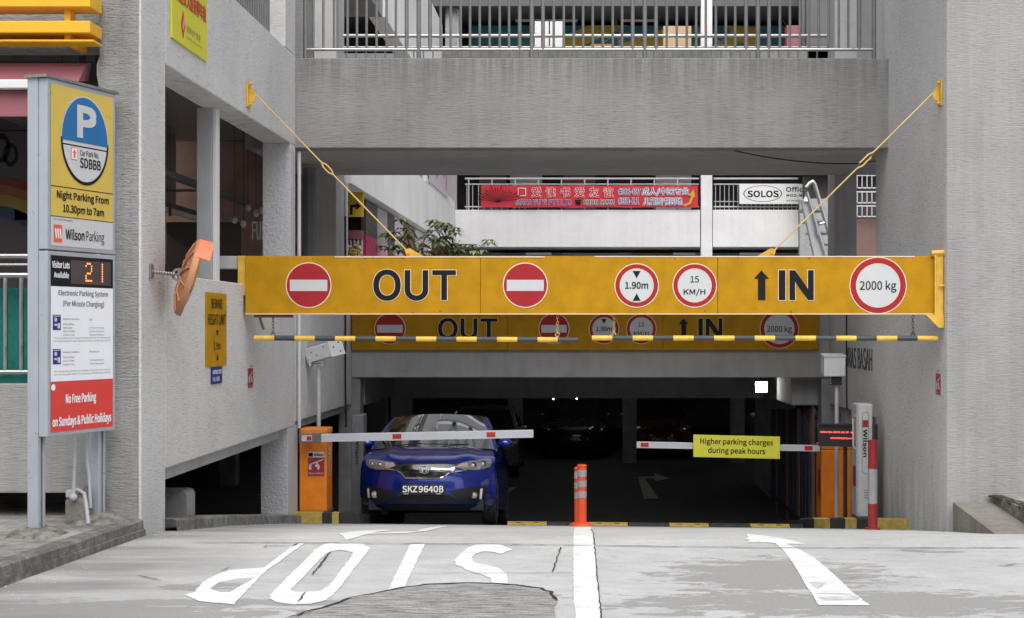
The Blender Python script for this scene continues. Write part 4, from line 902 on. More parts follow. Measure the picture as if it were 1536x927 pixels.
# ticket machines
def machine(label,x0,x1,y,z0,z1,mat,px,dark=False):
    T=thing('ticket_machine',label,'ticket machine',((x0+x1)/2,y,z0),'upright ticket machines')
    MB().box(x0,x1,y,y+.32,z0+.03,z1).build('housing',mat,T,bevel=.014); MB().box(x0-.01,x1+.01,y-.01,y+.33,z0,z0+.029).build('base_plate','grey_dark',T)
    f=front(y); w=x1-x0; h=z1-z0; cx_=(x0+x1)/2
    mb=MB(); e=.006; a0,a1=x0+.28*w,x0+.72*w; b0,b1=z0+.40*h,z0+.93*h; rr=(a1-a0)/2; pts=[]
    for i in range(13): t=math.pi*i/12; pts.append(((a0+a1)/2+rr*math.cos(t),b1-rr+rr*math.sin(t)))
    for i in range(13): t=math.pi+math.pi*i/12; pts.append(((a0+a1)/2+rr*math.cos(t),b0+rr+rr*math.sin(t)))
    mb.tube([f(a,b,.002) for a,b in pts+[pts[0]]],.003,4); mb.build('face_groove','steel_dull',T)
    if not dark: MB().fbox(f,a0+.005,a1-.005,z0+.80*h,z0+.86*h,.001,.004).build('brand_mark','bollard_red',T)
    vt=Fr((0,y,0),(0,0,-1),(1,0,0)); vt.n=Vector((0,-1,0)); mb=MB(); mb.text(vt,'Wilson',-(z0+.78*h),-(z0+.54*h),a0+.012,a1-.012,.003,.035); mb.build('lettering','black_ink' if not dark else 'black_ink',T)
    mb=MB()
    for i in range(4): mb.fbox(f,x0+.4*w,x0+.72*w,z0+.25*h-.03*i*h/1.4,z0+.25*h-.03*i*h/1.4+.008,.0005,.002)
    mb.build('vent_slot','grey_dark',T); return T
ym=18.0; T=machine('pale grey upright ticket machine between message display and red and white bollard',X(1287,ym),X(1309,ym),ym,gz(3.3,ym)+.112,Zz(606,ym),'grey_box',0)
MB().box(X(1284.5,ym),X(1286.9,ym),ym-.005,ym+.325,gz(3.3,ym)+.15,Zz(606,ym)-.01).build('side_panel','grey_paint',T)
mb=MB(); xx=X(1284.4,ym); mb.box(xx-.004,xx-.0005,ym+.03,ym+.2,Zz(730,ym),Zz(700,ym)); mb.build('warning_plate','bollard_red',T)
mb=MB(); mb.tube([(xx-.0,ym+.05,Zz(622,ym)),(xx-.03,ym+.05,Zz(628,ym)),(xx-.03,ym+.05,Zz(668,ym)),(xx,ym+.05,Zz(674,ym))],.01,6); mb.build('handle','panel_grey',T,smooth=True)
T=thing('equipment_box','slim black equipment panel standing against the right entrance wall','equipment box',(3.5,17.3,-.6)); MB().box(X(1311.5,17.9),X(1316.5,17.9),17.9,18.1,gz(3.5,17.9)+.1,Zz(636,17.9)).build('housing','dark_plastic',T,bevel=.006)
y_=19.3; machine('dark shaded ticket machine left of the blue car by the exit lane',X(527,y_),X(545,y_),y_,gz(-3,y_)+.02,Zz(622,y_),'grey_dark',0,dark=True)
# message display
yd=18.35; T=thing('message_display','black message display with two red text lines by the entry lane','display',(X(1268,yd),yd,gz(3,yd)+.11))
RD=Matrix.Rotation(math.radians(-14),3,'Z'); c=W3(1256.5,654,yd); mb=MB(); mb.box(-.225,.225,-.06,.08,-.125,.135); mb.prism(Fr((0,-.06,0),(1,0,0)),[(-.225,.135),(.225,.135),(.225,.15),(-.19,.15)],-.12,.03)
mb.v=[RD@v+c for v in mb.v]; mb.build('housing','dark_plastic',T,bevel=.006)
mb=MB(); fd=Fr(c+RD@Vector((0,-.0605,0)),RD@Vector((1,0,0)))
rl=random.Random(3)
for a,b,z in ((-.205,.205,.05),(-.08,.165,-.022)):
    x=a
    while x<b:
        if rl.random()>.14: mb.quad(fd,x,x+.008,z-.006-rl.choice((0,.004)),z+.006+rl.choice((0,.004)),.003)
        x+=.0115
mb.build('led_text','led_red',T)
mb=MB(); xs_=X(1268.5,yd); mb.tube([(xs_,yd+.03,gz(3,yd)+.11),(xs_,yd+.03,c.z-.12)],.024,10); mb.box(xs_-.08,xs_+.08,yd-.05,yd+.11,gz(3,yd)+.11,gz(3,yd)+.125); mb.build('stand','dark_plastic',T)
# bollards
def post(label,x,y,z,h,r):
    T=thing('flexible_bollard',label,'bollard',(x,y,z),'orange flexible lane bollards')
    MB().tube([(x,y,z+.02),(x,y,z+h-.02)],r,18).build('tube','bollard_orange',T,smooth=True)
    mb=MB(); mb.tube([(x,y,z+h-.02),(x,y,z+h-.012),(x,y,z+h)],[r+.004,r+.004,r*.75],18); mb.build('cap','bollard_orange',T,smooth=30)
    mb=MB(); mb.tube([(x,y,z),(x,y,z+.022),(x,y,z+.05)],[r+.075,r+.06,r+.006],20); mb.build('base','bollard_orange',T,smooth=30)
    for b in (.86,.69,.52): MB().tube([(x,y,z+h*b-.038),(x,y,z+h*b+.038)],r+.0025,18,cap=False).build('reflective_band','reflective_band',T,smooth=True)
yb=17.35; post('front orange flexible bollard with grey reflective bands at the end of the lane line',X(873,yb),yb,gz(0,yb),.715,.054)
yb=18.15; post('rear orange flexible bollard half hidden behind the one at the lane line',X(868,yb),yb,gz(0,yb),.715,.054)
yb=16.35; xb_=X(1309,yb); zb_=gz(xb_,yb); T=thing('steel_bollard','red and white banded steel bollard in front of the ticket machine','bollard',(xb_,yb,zb_))
mb=MB(); zz=[zb_,Zz(755,yb),Zz(703,yb),Zz(660,yb)]; mats=[0,1,0]
for i in range(3): mb.tube([(xb_,yb,zz[i]),(xb_,yb,zz[i+1])],.051,18,m=mats[i],cap=(i!=1))
mb.build('tube',['bollard_red','reflective_band'],T,smooth=True); MB().tube([(xb_,yb,zb_),(xb_,yb,zb_+.02)],.085,16).build('base_flange','bollard_red',T)
# speed hump, one piece per module
T=thing('speed_hump','low yellow and black rubber speed hump across both lanes at the entrance','speed hump',(0,18.75,gz(0,18.75)))
def module(x0,x1,y,mat):
    mb=MB(); prof=[(-.16,0),(-.13,.022),(-.05,.048),(.05,.048),(.13,.022),(.16,0)]
    vs=[(x,y+a,gz(x,y+a)+.006+z) for x in (x0+.004,x1-.004) for a,z in prof]; n=len(prof)
    mb.add(vs,[(i,i+1,n+i+1,n+i) for i in range(n-1)]+[tuple(range(n)),tuple(reversed(range(n,2*n)))])
    mb.build('module',mat,T,bevel=.004,fix=True)
    for s in (-1,1):
        c_=((x0+x1)/2+s*(x1-x0)*.22,y-.09); MB().box(c_[0]-.03,c_[0]+.03,c_[1]-.02,c_[1]+.0,gz(*c_)+.03,gz(*c_)+.044).build('catseye','dark_plastic',T)
x=-.965
for i in range(8):
    if abs(x-.0)>.2 or True: module(x,min(x+.5,2.72),18.75,'hump_yellow' if i%2==0 else 'hump_black')
    x+=.503
# floodlight inside
y_=24.2; T=thing('flood_light','lit white floodlight under the car park ceiling at right','lamp',W3(1142,573,y_))
MB().box(X(1131.5,y_),X(1152.5,y_),y_,y_+.06,Zz(589.5,y_),Zz(571,y_)).build('housing','dark_plastic',T,bevel=.006); MB().box(X(1133.5,y_),X(1150.5,y_),y_-.006,y_-.001,Zz(588,y_),Zz(573,y_)).build('lamp_face','lamp_white',T)
MB().tube([(X(1142,y_),y_+.03,Zz(571,y_)),(X(1142,y_),y_+.03,.96)],.012,6).build('bracket','dark_plastic',T)
# cable and pipes
def cable(name,label,pts,r,mat,cat='cable'):
    o=MB().tube(pts,r,7).build(name,mat,smooth=True); return tag(o,label,cat)
cb_=[]
for i in range(17):
    t=i/16; px=1102+(1322-1102)*t; py=226+ (244-226)*t -4*(1-t)*t*0 + 66*(t*(1-t))*(.5)+ (-3 if t>.9 else 0); cb_.append(W3(px,py,17.9+1.2*t))
cb_=[Vector((p.x,p.y,min(p.z,3.73))) for p in cb_]
cable('slack_cable','thin black cable sagging below the concrete beam at upper right',cb_,.008,'dark_plastic')
cable('wall_cable','thin dark cable hanging down the right entrance wall',[(XR-.012,20.5,2.04),(XR-.012,20.5,1.2),(XR-.012,20.48,.5)],.010,'dark_plastic')
cable('drain_pipe','thin white pipe running down the left wall behind the near pier','' and [] or [(XL+.03,17.80,3.70),(XL+.03,17.80,.42)],.022,'panel_grey','pipe')
cable('drain_pipe','dark thick downpipe in the gap left of the inner column',[(-3.60,19.6,3.70),(-3.60,19.6,2.05)],.09,'grey_dark','pipe')
cable('drain_pipe','slim dark conduit on the inner left wall corner',[(XL+.02,21.3,3.2),(XL+.02,21.3,.9),(XL+.03,21.3,.2)],.014,'dark_plastic','pipe')
cable('drain_pipe','short white pipe beside the pink awning at the left shop front',[(X(151,11.6),11.62,Zz(86,11.6)),(X(147,11.6),11.62,Zz(96,11.6)),(X(147,11.6),11.62,Zz(112,11.6)),(X(151,11.6),11.62,Zz(135,11.6))],.016,'white_paint','pipe')
# dim cars parked deep inside come after the car builder
paint('grille_reflection',(.30,.31,.32),.15,.03,metal=1)
paint('grille_gloss',(.012,.012,.014),.12,.02,coat=1); paint('headlight_bucket',(.20,.20,.21),.2,.1,metal=.7); paint('headlight_glass',(.05,.05,.055),.1,.05,metal=.8); paint('amber_lens',(.42,.27,.22),.15,.05,coat=1); paint('drl',(.70,.71,.72),.3,.03)
paint('plate_black',(.012,.012,.012),.4,.03); paint('plate_white',(.82,.82,.80),.4,.02)
# ------------------------------------------------ cars
def car(label,X0,Y0,mats_body,detail=True,pitch=.133,group=None,flip=False):
    z0=gz(X0,Y0); T=thing('blue_car' if detail else 'parked_car',label,'car',(X0,Y0,z0),group)
    T.rotation_euler=(-math.atan(pitch),0,0)
    FA=.83   # front overhang: local y=0 is the axle
    rows=[(.16,.17,.74,.40,0),(.05,.24,.79,.44,0),(.005,.34,.83,.47,0),(0,.45,.845,.50,0),(.0,.56,.845,.52,0),(.025,.66,.84,.50,0),(.065,.73,.832,.46,0),(.10,.765,.825,.42,.008),(.16,.80,.82,.38,.005),(.28,.845,.812,.30,-.005),(.5,.905,.80,.20,-.03),(.75,.955,.785,.12,-.04),(1.0,.992,.75,.16,-.035)]
    rows=[(a-FA,b,c,d_,e) for a,b,c,d_,e in rows]
    def pt(rw,u):
        yc,zc,w,dy,dz=rw; a=abs(u); return Vector((u*w,yc+dy*a**2.7,zc+dz*a**2+(.022*math.exp(-((a-.62)/.13)**2) if zc>.78 else 0)))
    nu=40; mb=MB(); vs=[pt(r_,-1+2*i/nu) for r_ in rows for i in range(nu+1)]; k=nu+1
    mb.add(vs,[(j*k+i,j*k+i+1,(j+1)*k+i+1,(j+1)*k+i) for j in range(len(rows)-1) for i in range(nu)])
    # sides
    topk=[(-.31,.773),(-.25,.805),(-.13,.84),(.05,.875),(.20,.915),(.34,.957),(1.2,1.0),(2.4,1.05),(2.85,1.06)]
    xk=[(-.31,.825),(-.25,.82),(-.13,.812),(.05,.80),(.2,.785),(.34,.75),(.45,.765),(.9,.80),(2.4,.79),(2.85,.74),(3.1,.66)]
    ys=[-.33,-.25,-.2,-.15,-.1,-.05,0,.05,.1,.15,.2,.25,.3,.34,.36,.5,.8,1.1,1.4,1.7,2.0,2.15,2.19,2.25,2.3,2.35,2.4,2.45,2.5,2.53,2.6,2.65,2.7,2.75,2.8,2.85,2.9,3.0,3.1]
    def low(y):
        z=.20
        for a in (0,2.53):
            q=.355**2-(y-a)**2
            if q>0: z=max(z,.30+math.sqrt(q))
        return z
    for s in (-1,1):
        vs=[]
        for y in ys:
            xt=lerpk(xk,y); zt=lerpk(topk,y) if y<2.85 else 1.06-.3*(y-2.85); zl=min(low(y),zt-.1); zm=max(.68,zl+.02); bulge=lerpk([(-.33,.842),(0,.8475),(2.5,.8475),(3.1,.70)],y)
            for x,z in ((xt,zt),(bulge-.012,zm+.65*(zt-zm)),(bulge,zm),(bulge-.003,(zm+zl)/2),(bulge-.012,zl),(bulge-.12,zl)): vs.append((s*x,y,z))
        fs=[(j*6+i,(j+1)*6+i,(j+1)*6+i+1,j*6+i+1) for j in range(len(ys)-1) for i in range(5)]
        mb.add(vs,fs)
    # cowl, roof and pillars
    E=[(.22,.955,.775),(.40,1.06,.75),(.64,1.195,.71),(.86,1.315,.665),(1.08,1.425,.62),(1.35,1.46,.605),(1.9,1.48,.60),(2.5,1.45,.59),(2.9,1.38,.57),(3.05,1.33,.56)]
    def roofpt(e,u,c=.05,fwd=.0): return Vector((u*e[2],e[0]-fwd*(1-u*u),e[1]+c*(1-u*u)))
    vs=[];n=16
    R_=[E[4]]+E[5:]
    for j,e in enumerate(R_):
        for i in range(n+1): vs.append(roofpt(e,-1+2*i/n,.035,.09*(1-min(1,j/2))))
    mb.add(vs,[(j*17+i,j*17+i+1,(j+1)*17+i+1,(j+1)*17+i) for j in range(len(R_)-1) for i in range(n)])
    for s in (-1,1):  # A pillar strip and roof rail
        P=[Vector((s*e[2],e[0],e[1])) for e in E]; Q=[Vector((s*(e[2]+.045),e[0]+.03,e[1]-.03)) for e in E]; P2=[Vector((s*(e[2]-.05),e[0]-.012,e[1]+.008)) for e in E[:5]]
        m_=len(P); mb.add(P+Q,[(i,i+1,m_+i+1,m_+i) for i in range(m_-1)]); mb.add(P[:5]+P2,[(i,i+1,5+i+1,5+i) for i in range(4)])
        # C pillar & rear quarter
        mb.add([(s*.60,2.5,1.415),(s*.60,3.05,1.30),(s*.72,3.12,1.0),(s*.79,2.4,1.05)],[(0,1,2,3)])
    mb.add([(-.53,3.05,1.33),(.53,3.05,1.33),(.72,3.12,.98),(-.72,3.12,.98)],[(0,1,2,3)]); mb.add([(-.72,3.12,.98),(.72,3.12,.98),(.70,3.12,.25),(-.70,3.12,.25)],[(0,1,2,3)])
    mb.build('body',mats_body,T,smooth=42,local=True,fix=True)
    # windscreen
    mb=MB(); e5=E[:5]; vs=[]
    for j,e in enumerate(e5):
        for i in range(n+1):
            u=-1+2*i/n; w=e[2]-.045; vs.append((u*w,e[0]-.012-(.13-.012*j)*(1-abs(u)**2.4),e[1]+.006+(.015+.005*j)*(1-abs(u)**2.4)))
    mb.add(vs,[(j*17+i,j*17+i+1,(j+1)*17+i+1,(j+1)*17+i) for j in range(4) for i in range(n)]); mb.build('windscreen','windscreen',T,smooth=60,local=True)
    for s in (-1,1):
        MB().add([(s*.79,.42,.985),(s*.795,2.4,1.045),(s*.635,2.5,1.40),(s*.65,1.35,1.42),(s*.67,1.1,1.34)],[(0,1,2,3,4)]).build('side_window','windscreen',T,local=True)
    # dark floor, cabin tub
    mb=MB(); mb.box(-.70,.70,-.55,3.0,.18,.30); mb.box(-.66,.66,.45,.6,.72,.93); mb.build('underbody','car_dark',T,local=True)
    mb=MB()
    for s in (-.36,.36): mb.box(s-.22,s+.22,1.0,1.14,.55,1.10); mb.box(s-.11,s+.11,1.02,1.12,1.11,1.30)
    mb.build('seat','shop_dark',T,local=True,bevel=.04)
    # wheels
    for x,y in ((-.745,0),(.745,0),(-.745,2.53),(.745,2.53)):
        mb=MB(); mb.tube([(x-.09,y,.3),(x-.085,y,.3),(x+.085,y,.3),(x+.09,y,.3)],[.27,.3,.3,.27],28); w=mb.build('tyre','tyre',T,local=True,smooth=35)
        s=1 if x>0 else -1; mb=MB(); fw=Fr((x+s*.088,y,.3),(0,s,0)); mb.ring(fw,0,0,.165,.205,.006,n=28); mb.disc(fw,0,0,.05,off=.01,n=14)
        for q in range(7):
            t=2*math.pi*q/7; mb.poly(fw,[(.04*math.cos(t-.4),.04*math.sin(t-.4)),(.04*math.cos(t+.4),.04*math.sin(t+.4)),(.175*math.cos(t+.12),.175*math.sin(t+.12)),(.175*math.cos(t-.12),.175*math.sin(t-.12))],.008)
        o=mb.build('rim','rim',w,local=True)
    # mirrors
    for s in (-1,1):
        mb=MB(); mb.ball((s*.90,.52,1.05),.10,.07,.066); m_=mb.build('wing_mirror',mats_body,T,local=True,smooth=60); MB().box(*sorted((s*.78,s*.85)),.50,.55,1.0,1.035).build('mirror_stalk','car_dark',m_,local=True)
    # ---- things laid on the curved front
    def yf(x,z):
        x=abs(x)
        for a,b in zip(rows,rows[1:]):
            if a[1]<=z<=b[1] or (b is rows[-1]) or (z<rows[0][1]):
                t=max(0,min(1,(z-a[1])/(b[1]-a[1]))); r_=[a[i]+(b[i]-a[i])*t for i in range(5)]; return r_[0]+r_[3]*min(1.15,x/r_[2])**2.7
    sn=math.sin(math.atan(pitch)); cs=math.cos(math.atan(pitch)); X0r,Y0r=-1.936,18.83; zr=gz(X0r,Y0r)
    def loc(cx,cy):
        px=520+cx/4.635; py=600+cy/4.635; y=-.83
        for _ in range(6):
            Yw=Y0r+y; xw=X(px,Yw); zw=Zz(py,Yw); x=xw-X0r; z=(zw-zr)+(Yw-Y0r)*pitch; y=yf(x,z)
        return x,z
    def drape(name,polys,mat,off,par=T,conv=True,thick=0,th2=None):
        mbv=MB()
        for P in polys:
            P=[loc(*p) for p in P] if conv else P
            bm=bmesh.new(); t=tessellate_polygon([[Vector((a,b,0)) for a,b in P]]); vv=[bm.verts.new((a,0,b)) for a,b in P]
            for tri in t:
                try: bm.faces.new([vv[i] for i in tri])
                except Exception: pass
            for axis,st in ((0,.06),(2,.05)):
                lo=min(v.co[axis] for v in bm.verts); hi=max(v.co[axis] for v in bm.verts); c=math.ceil(lo/st)*st
                while c<hi:
                    no=[0,0,0]; no[axis]=1; co=[0,0,0]; co[axis]=c
                    bmesh.ops.bisect_plane(bm,geom=bm.verts[:]+bm.edges[:]+bm.faces[:],plane_co=co,plane_no=no,dist=1e-5); c+=st
            if thick:
                ret=bmesh.ops.extrude_face_region(bm,geom=bm.faces[:]); nv=[g for g in ret['geom'] if isinstance(g,bmesh.types.BMVert)]; ns=set(nv)
            else: ns=set()
            for v in bm.verts:
                o_=off+(thick if (thick and v in ns) else 0); v.co.y=yf(v.co.x,v.co.z)-o_
            bm.verts.index_update(); bm.verts.ensure_lookup_table(); mbv.add([v.co.copy() for v in bm.verts],[tuple(v.index for v in f.verts) for f in bm.faces]); bm.free()
        return mbv.build(name,mat,par,local=True,smooth=40,fix=True)
    HLl=[(128,420),(160,411),(250,424),(322,434),(333,460),(300,474),(240,484),(195,486),(148,472),(128,450)]
    HLr=[(742,468),(775,446),(820,430),(880,420),(960,408),(1000,410),(1005,440),(995,468),(950,480),(880,488),(800,482)]
    cxm=556
    G_=[(335,438),(745,438),(780,444),(745,466),(700,505),(640,546),(405,546),(360,505),(332,478),(250,484),(330,462)]
    if not detail:
        mir=lambda P:[(2*cxm-a,b) for a,b in P]
        drape('grille',[G_],'car_dark',.006); drape('headlight',[HLr],'lens',.010); drape('headlight',[mir(HLr)],'lens',.010); return T
    drape('grille',[G_],'grille_gloss',.006)
    def strip(pts,w):
        up=[(a,b-w/2) for a,b in pts]; dn=[(a,b+w/2) for a,b in reversed(pts)]; return up+dn
    drape('chrome_strip',[strip([(245,481),(300,484),(345,492),(372,508),(405,543),(500,547)],9),strip([(500,547),(640,547),(680,528),(705,511),(745,500),(830,489)],9)],'chrome',.012,thick=.012)
    drape('grille_bar',[[(585,470),(640,478),(700,478),(745,464),(752,472),(735,500),(690,492),(585,486)]],'grille_reflection',.010,thick=.006)  # bright reflection on the black grille, painted as a pale metal piece
    drape('grille_bar',[[(365,470),(430,478),(490,478),(490,486),(430,490),(372,484)]],'grille_gloss',.010,thick=.006)
    # emblem: a rounded frame with an H inside
    em=drape('emblem',[strip([(504,460),(535,456),(566,460)],3.5),strip([(508,506),(535,511),(562,506)],3.5),[(499,459),(503,459),(510,507),(506,507)],[(567,459),(571,459),(564,507),(560,507)],[(514,464),(522,463),(526,503),(519,503)],[(548,463),(556,464),(551,503),(544,503)],[(522,480),(548,480),(548,487),(522,487)]],'emblem_grey',.018,thick=.003)
    # headlights: bucket, reflectors, amber corner, clear cover
    for P,ds,am in ((HLl,[(172,445,21),(226,450,25)],[(262,432),(322,440),(328,458),(300,468),(262,472)]),(HLr,[(875,456,27),(945,446,25)],[(752,466),(790,442),(838,436),(838,470),(800,474)])):
        h=drape('headlight',[P],'headlight_bucket',.010)
        for cx_,cy_,r_ in ds:
            x,z=loc(cx_,cy_); rad=r_/4.635/F*18.2; y=yf(x,z); f_=Fr((x,y-.016,z),(1,0,0)); mb=MB(); mb.disc(f_,0,0,rad,off=0,n=24); mb.build('reflector','headlight_glass',h,local=True)
            mb=MB(); mb.ring(f_,0,0,rad*.8,rad*1.02,.004,n=24); mb.ring(f_,0,0,rad*.35,rad*.45,.006,n=20); mb.build('reflector_ring','chrome',h,local=True)
            mb=MB(); mb.ball((x,y-.026,z),rad*.45,rad*.3,rad*.45); mb.build('projector','lamp_glass',h,local=True,smooth=60)
        drape('indicator',[am],'amber_lens',.014,par=h)
        drape('headlight_trim',[strip(P[5:] if P is HLl else P[:1]+P[-4:],5)],'chrome',.016,par=h)
        drape('headlight_cover',[P],'lens',.030,par=h)
    # lower bumper
    drape('lower_grille',[[(372,664),(716,664),(806,722),(268,724)]],'car_dark',.006)
    mb=[]
    for i in range(5):
        yy=672+i*11; mb.append(strip([(366-i*16,yy),(722+i*15,yy)],2.5))
    drape('grille_bar',mb,'dark_plastic',.012)
    drape('fog_recess',[[(107,592),(366,640),(300,700),(262,716),(122,716),(108,690)]],'car_dark',.006)
    drape('fog_recess',[[(712,634),(965,600),(975,604),(962,700),(950,716),(808,716),(760,690)]],'car_dark',.006)
    for cx_,cy_,r_ in ((193,659,22),(886,664,22)):
        x,z=loc(cx_,cy_); rad=r_/4.635/F*18.2; y=yf(x,z); f_=Fr((x,y-.02,z),(1,0,0)); mb=MB(); mb.disc(f_,0,0,rad,n=22); mb.ring(f_,0,0,rad*.75,rad*1.1,.004,n=22,m=1); mb.ball((x,y-.02,z),rad*.55,rad*.3,rad*.55,m=0); mb.build('fog_light',['lamp_glass','chrome'],T,local=True,smooth=40)
    drape('running_light',[[(138,616),(152,614),(158,680),(145,682)]],'drl',.014); drape('running_light',[[(928,618),(944,616),(938,690),(922,690)]],'drl',.014)
    drape('recess_trim',[strip([(108,600),(120,700),(132,712),(262,712)],4)],'car_blue',.016); drape('recess_trim',[strip([(972,606),(960,700),(944,712),(812,714)],4)],'car_blue',.016)
    drape('bonnet_seam',[strip([(225,425),(335,434),(560,431),(745,434),(860,424)],2.5)],'car_dark',.004)
    drape('bumper_lip',[[(104,736),(262,733),(806,731),(968,734),(960,752),(830,772),(240,772),(112,754)]],'car_dark',.010,thick=.01)
    # number plate
    pl=[loc(378,590),loc(683,660)]; x0,x1=pl[0][0],pl[1][0]; zt,zb=pl[0][1],pl[1][1]; yy=-.83-.035
    mb=MB(); mb.box(x0,x1,yy,yy+.03,zb,zt); p_=mb.build('number_plate','plate_black',T,local=True,bevel=.004)
    f_=Fr((0,yy-.002,0),(1,0,0)); mb=MB(); w=x1-x0; h=zt-zb
    mb.text(f_,'SKZ',x0+.03*w,x0+.37*w,zb+.22*h,zt-.12*h,.001,.022); mb.text(f_,'9640',x0+.40*w,x0+.845*w,zb+.22*h,zt-.12*h,.001,.022); mb.text(f_,'B',x0+.87*w,x0+.965*w,zb+.22*h,zt-.12*h,.001,.022)
    mb.quad(f_,x0+.06*w,x0+.17*w,zb+.05*h,zb+.10*h,.001); mb.quad(f_,x0+.80*w,x0+.91*w,zb+.05*h,zb+.10*h,.001); mb.build('plate_lettering','plate_white',p_,local=True)
    # wipers and bonnet seam
    for s in (-1,1): pass
    mb=MB(); mb.tube([(-.1,.05,1.015),(.45,.20,1.02)],.007,5); mb.tube([(-.62,.24,1.0),(-.12,.06,1.025)],.007,5); mb.build('wiper','dark_plastic',T,local=True)
    mb=MB(); mb.box(-.06,.06,.86,.9,1.27,1.31); mb.build('rear_view_mirror','dark_plastic',T,local=True)
    return T
car('glossy blue hatchback waiting behind the lowered exit barrier, seen from the front',-1.936,18.83,'car_blue')
for label,x,y,m in (('dim silver car parked deep inside above the blue car roof',-2.3,33.5,'car_silver'),('dim black car parked deep inside left of the orange bollard',-.25,38.5,'car_black'),('dim maroon car parked deep inside right of the orange bollard',1.9,38.5,'car_maroon'),('dim pale car parked at the back behind the right boom arm',5.3,38.5,'car_white')):
    car(label,x,y,m,detail=False,pitch=0,group='cars parked deep inside the dark car park')
paint('sign_white_bright',(.82,.82,.80),.5,.03)
paint('steel_rail',(.20,.20,.20),.45,.2,metal=.3)
paint('shop_glass_dark',(.03,.035,.04),.15,.1); paint('mural_board',(.08,.07,.07),.7,.3)
paint('poster_pale',(.62,.58,.66),.5,.1)
# ------------------------------------------------ railings
def rail_bars(T,name,pts,z0,z1,r,mat,n=8):
    m=MB(); m.tube([(0,0,z0),(0,0,z1)],r,n); me=None
    for i,(x,y) in enumerate(pts):
        if me is None:
            o=m.build(name,mat,T,local=True,smooth=True); me=o
        else: o=inst(me,name,T,(0,0,0))
        o.location=Vector((x,y,0))-Vector((T.location.x,T.location.y,T.location.z))
T=thing('corridor_railing','steel railing with upright bars on top of the concrete beam over the entrance','railing',(0,17.85,4.80))
yr_=17.87; per=[628+169.6*k for k in range(-1,5)]; xs0=[470,485,501]+[p+d_ for p in per for d_ in (33,48,63,77,91.5,106.5,121.5,135.5) if 505<p+d_<1300]
thick={457,628,812,983,1139,1311}
pts=[(X(p,yr_),yr_) for p in xs0 if p<1300]; rail_bars(T,'baluster',pts,4.93,5.88,.0155,'steel_rail')
rail_bars(T,'post',[(X(p,yr_),yr_+.001) for p in (458,628,797.6,967.2,1136.8,1311)],4.80,5.9,.027,'steel_rail',10)
rail_bars(T,'post',[(X(p,yr_)+.0,yr_+.001) for p in (610,645,779.5,814.5,949,984,1119,1153.5,1289)],4.93,5.9,.024,'steel_rail',10)
MB().tube([(X(457,yr_),yr_,4.925),(X(1312,yr_),yr_,4.925)],.02,10).build('bottom_rail','steel',T,smooth=True)
MB().tube([(X(457,yr_),yr_,5.9),(X(1312,yr_),yr_,5.9)],.028,10).build('top_rail','steel',T,smooth=True)
y_=20.9; T=thing('corridor_railing','dull steel railing along the far side of the upper corridor, behind the first','railing',(0,y_,4.8))
for z,rr in ((5.68,.026),(5.52,.014)): MB().tube([(X(515,y_),y_,z),(X(1240,y_),y_,z)],rr,8).build('rail','steel_dull',T,smooth=True)
rail_bars(T,'baluster',[(X(520+14.4*i,y_),y_) for i in range(50)],4.8,5.5,.011,'steel_rail',6)
T=thing('side_railing','steel railing bars in the upper opening of the left wall','railing',(-3.6,15,4.82))
rail_bars(T,'baluster',[(-3.58,12.4+.115*i) for i in range(41)],4.86,5.9,.012,'steel_rail',6)
MB().tube([(-3.58,12.25,4.87),(-3.58,17.1,4.87)],.018,8).build('bottom_rail','steel_dull',T,smooth=True); MB().tube([(-3.58,12.25,5.9),(-3.58,17.1,5.9)],.02,8).build('top_rail','steel',T,smooth=True)
# left shop front railing
y_=11.80; T=thing('shop_railing','polished steel double railing at the left shop front beside the parking pylon','railing',(X(0,y_)-1,y_,1.17))
x0,x1=-6.0,XI-.02
for z,rr in ((Zz(384,y_),.022),(Zz(397,y_),.012),(Zz(413,y_),.026),(Zz(558,y_),.020)): MB().tube([(x0,y_,z),(x1,y_,z)],rr,10).build('rail','steel',T,smooth=True)
rail_bars(T,'baluster',[(X(8.5,y_)-.125*i,y_) for i in range(8)]+[(X(32.5,y_)+.125*i,y_) for i in range(6)],Zz(558,y_),Zz(413,y_),.018,'steel')
tag(MB().box(-6,XI-.03,11.98,12.0,1.16,Zz(432,11.98)).build('screen_panel','teal_panel',bevel=.003),'teal green panel behind the steel railing at the left shop front','panel')
tag(MB().box(-6,XI-.03,11.86,11.90,1.171,1.24).build('green_strip','teal_panel'),'teal green strip at the foot of the shop front railing','panel')
# awning and fins
T=thing('awning','faded pink shop awning folded above the left shop front','awning',(-5,11.9,3.5))
xr=X(131,11.6); mb=MB()
prof=[(11.70,Zz(95,11.7)),(11.55,Zz(99,11.55)),(11.42,Zz(119,11.42)),(11.40,Zz(122,11.4))]
mb.add([(x,y,z) for x in (-7,xr) for y,z in prof],[(i,i+1,5+i,4+i) for i in range(3)]); mb.add([(xr,y,z) for y,z in prof]+[(xr-.02,11.69,Zz(122,11.7))],[(0,1,2,3,4)]); mb.build('canopy','awning_pink',T)
mb=MB(); mb.box(-7,X(48,11.4)+.3,11.44,11.46,Zz(175,11.45),Zz(136,11.45)); mb.build('valance','awning_pink',T,bevel=.003)
mb=MB(); mb.box(-7,X(48,11.4)+.3,11.36,11.44,Zz(134,11.4),Zz(120,11.4)); mb.build('front_bar','white_paint',T,bevel=.012)
T=thing('ceiling_grid','row of grey ceiling panels above the pink awning','ceiling panels',(-5,12.1,3.7))
for a,b in ((-60,20),(21,91),(94,117),(129,141)): MB().box(X(a,12.1),X(b,12.1),12.1,12.12,Zz(91,12.1),Zz(80,12.1)).build('panel','grey_dark',T)
T=thing('louvre_fins','yellow horizontal metal louvre fins on the concrete above the left shop front','louvre',(-5,11.5,4.2))
f_y=11.25
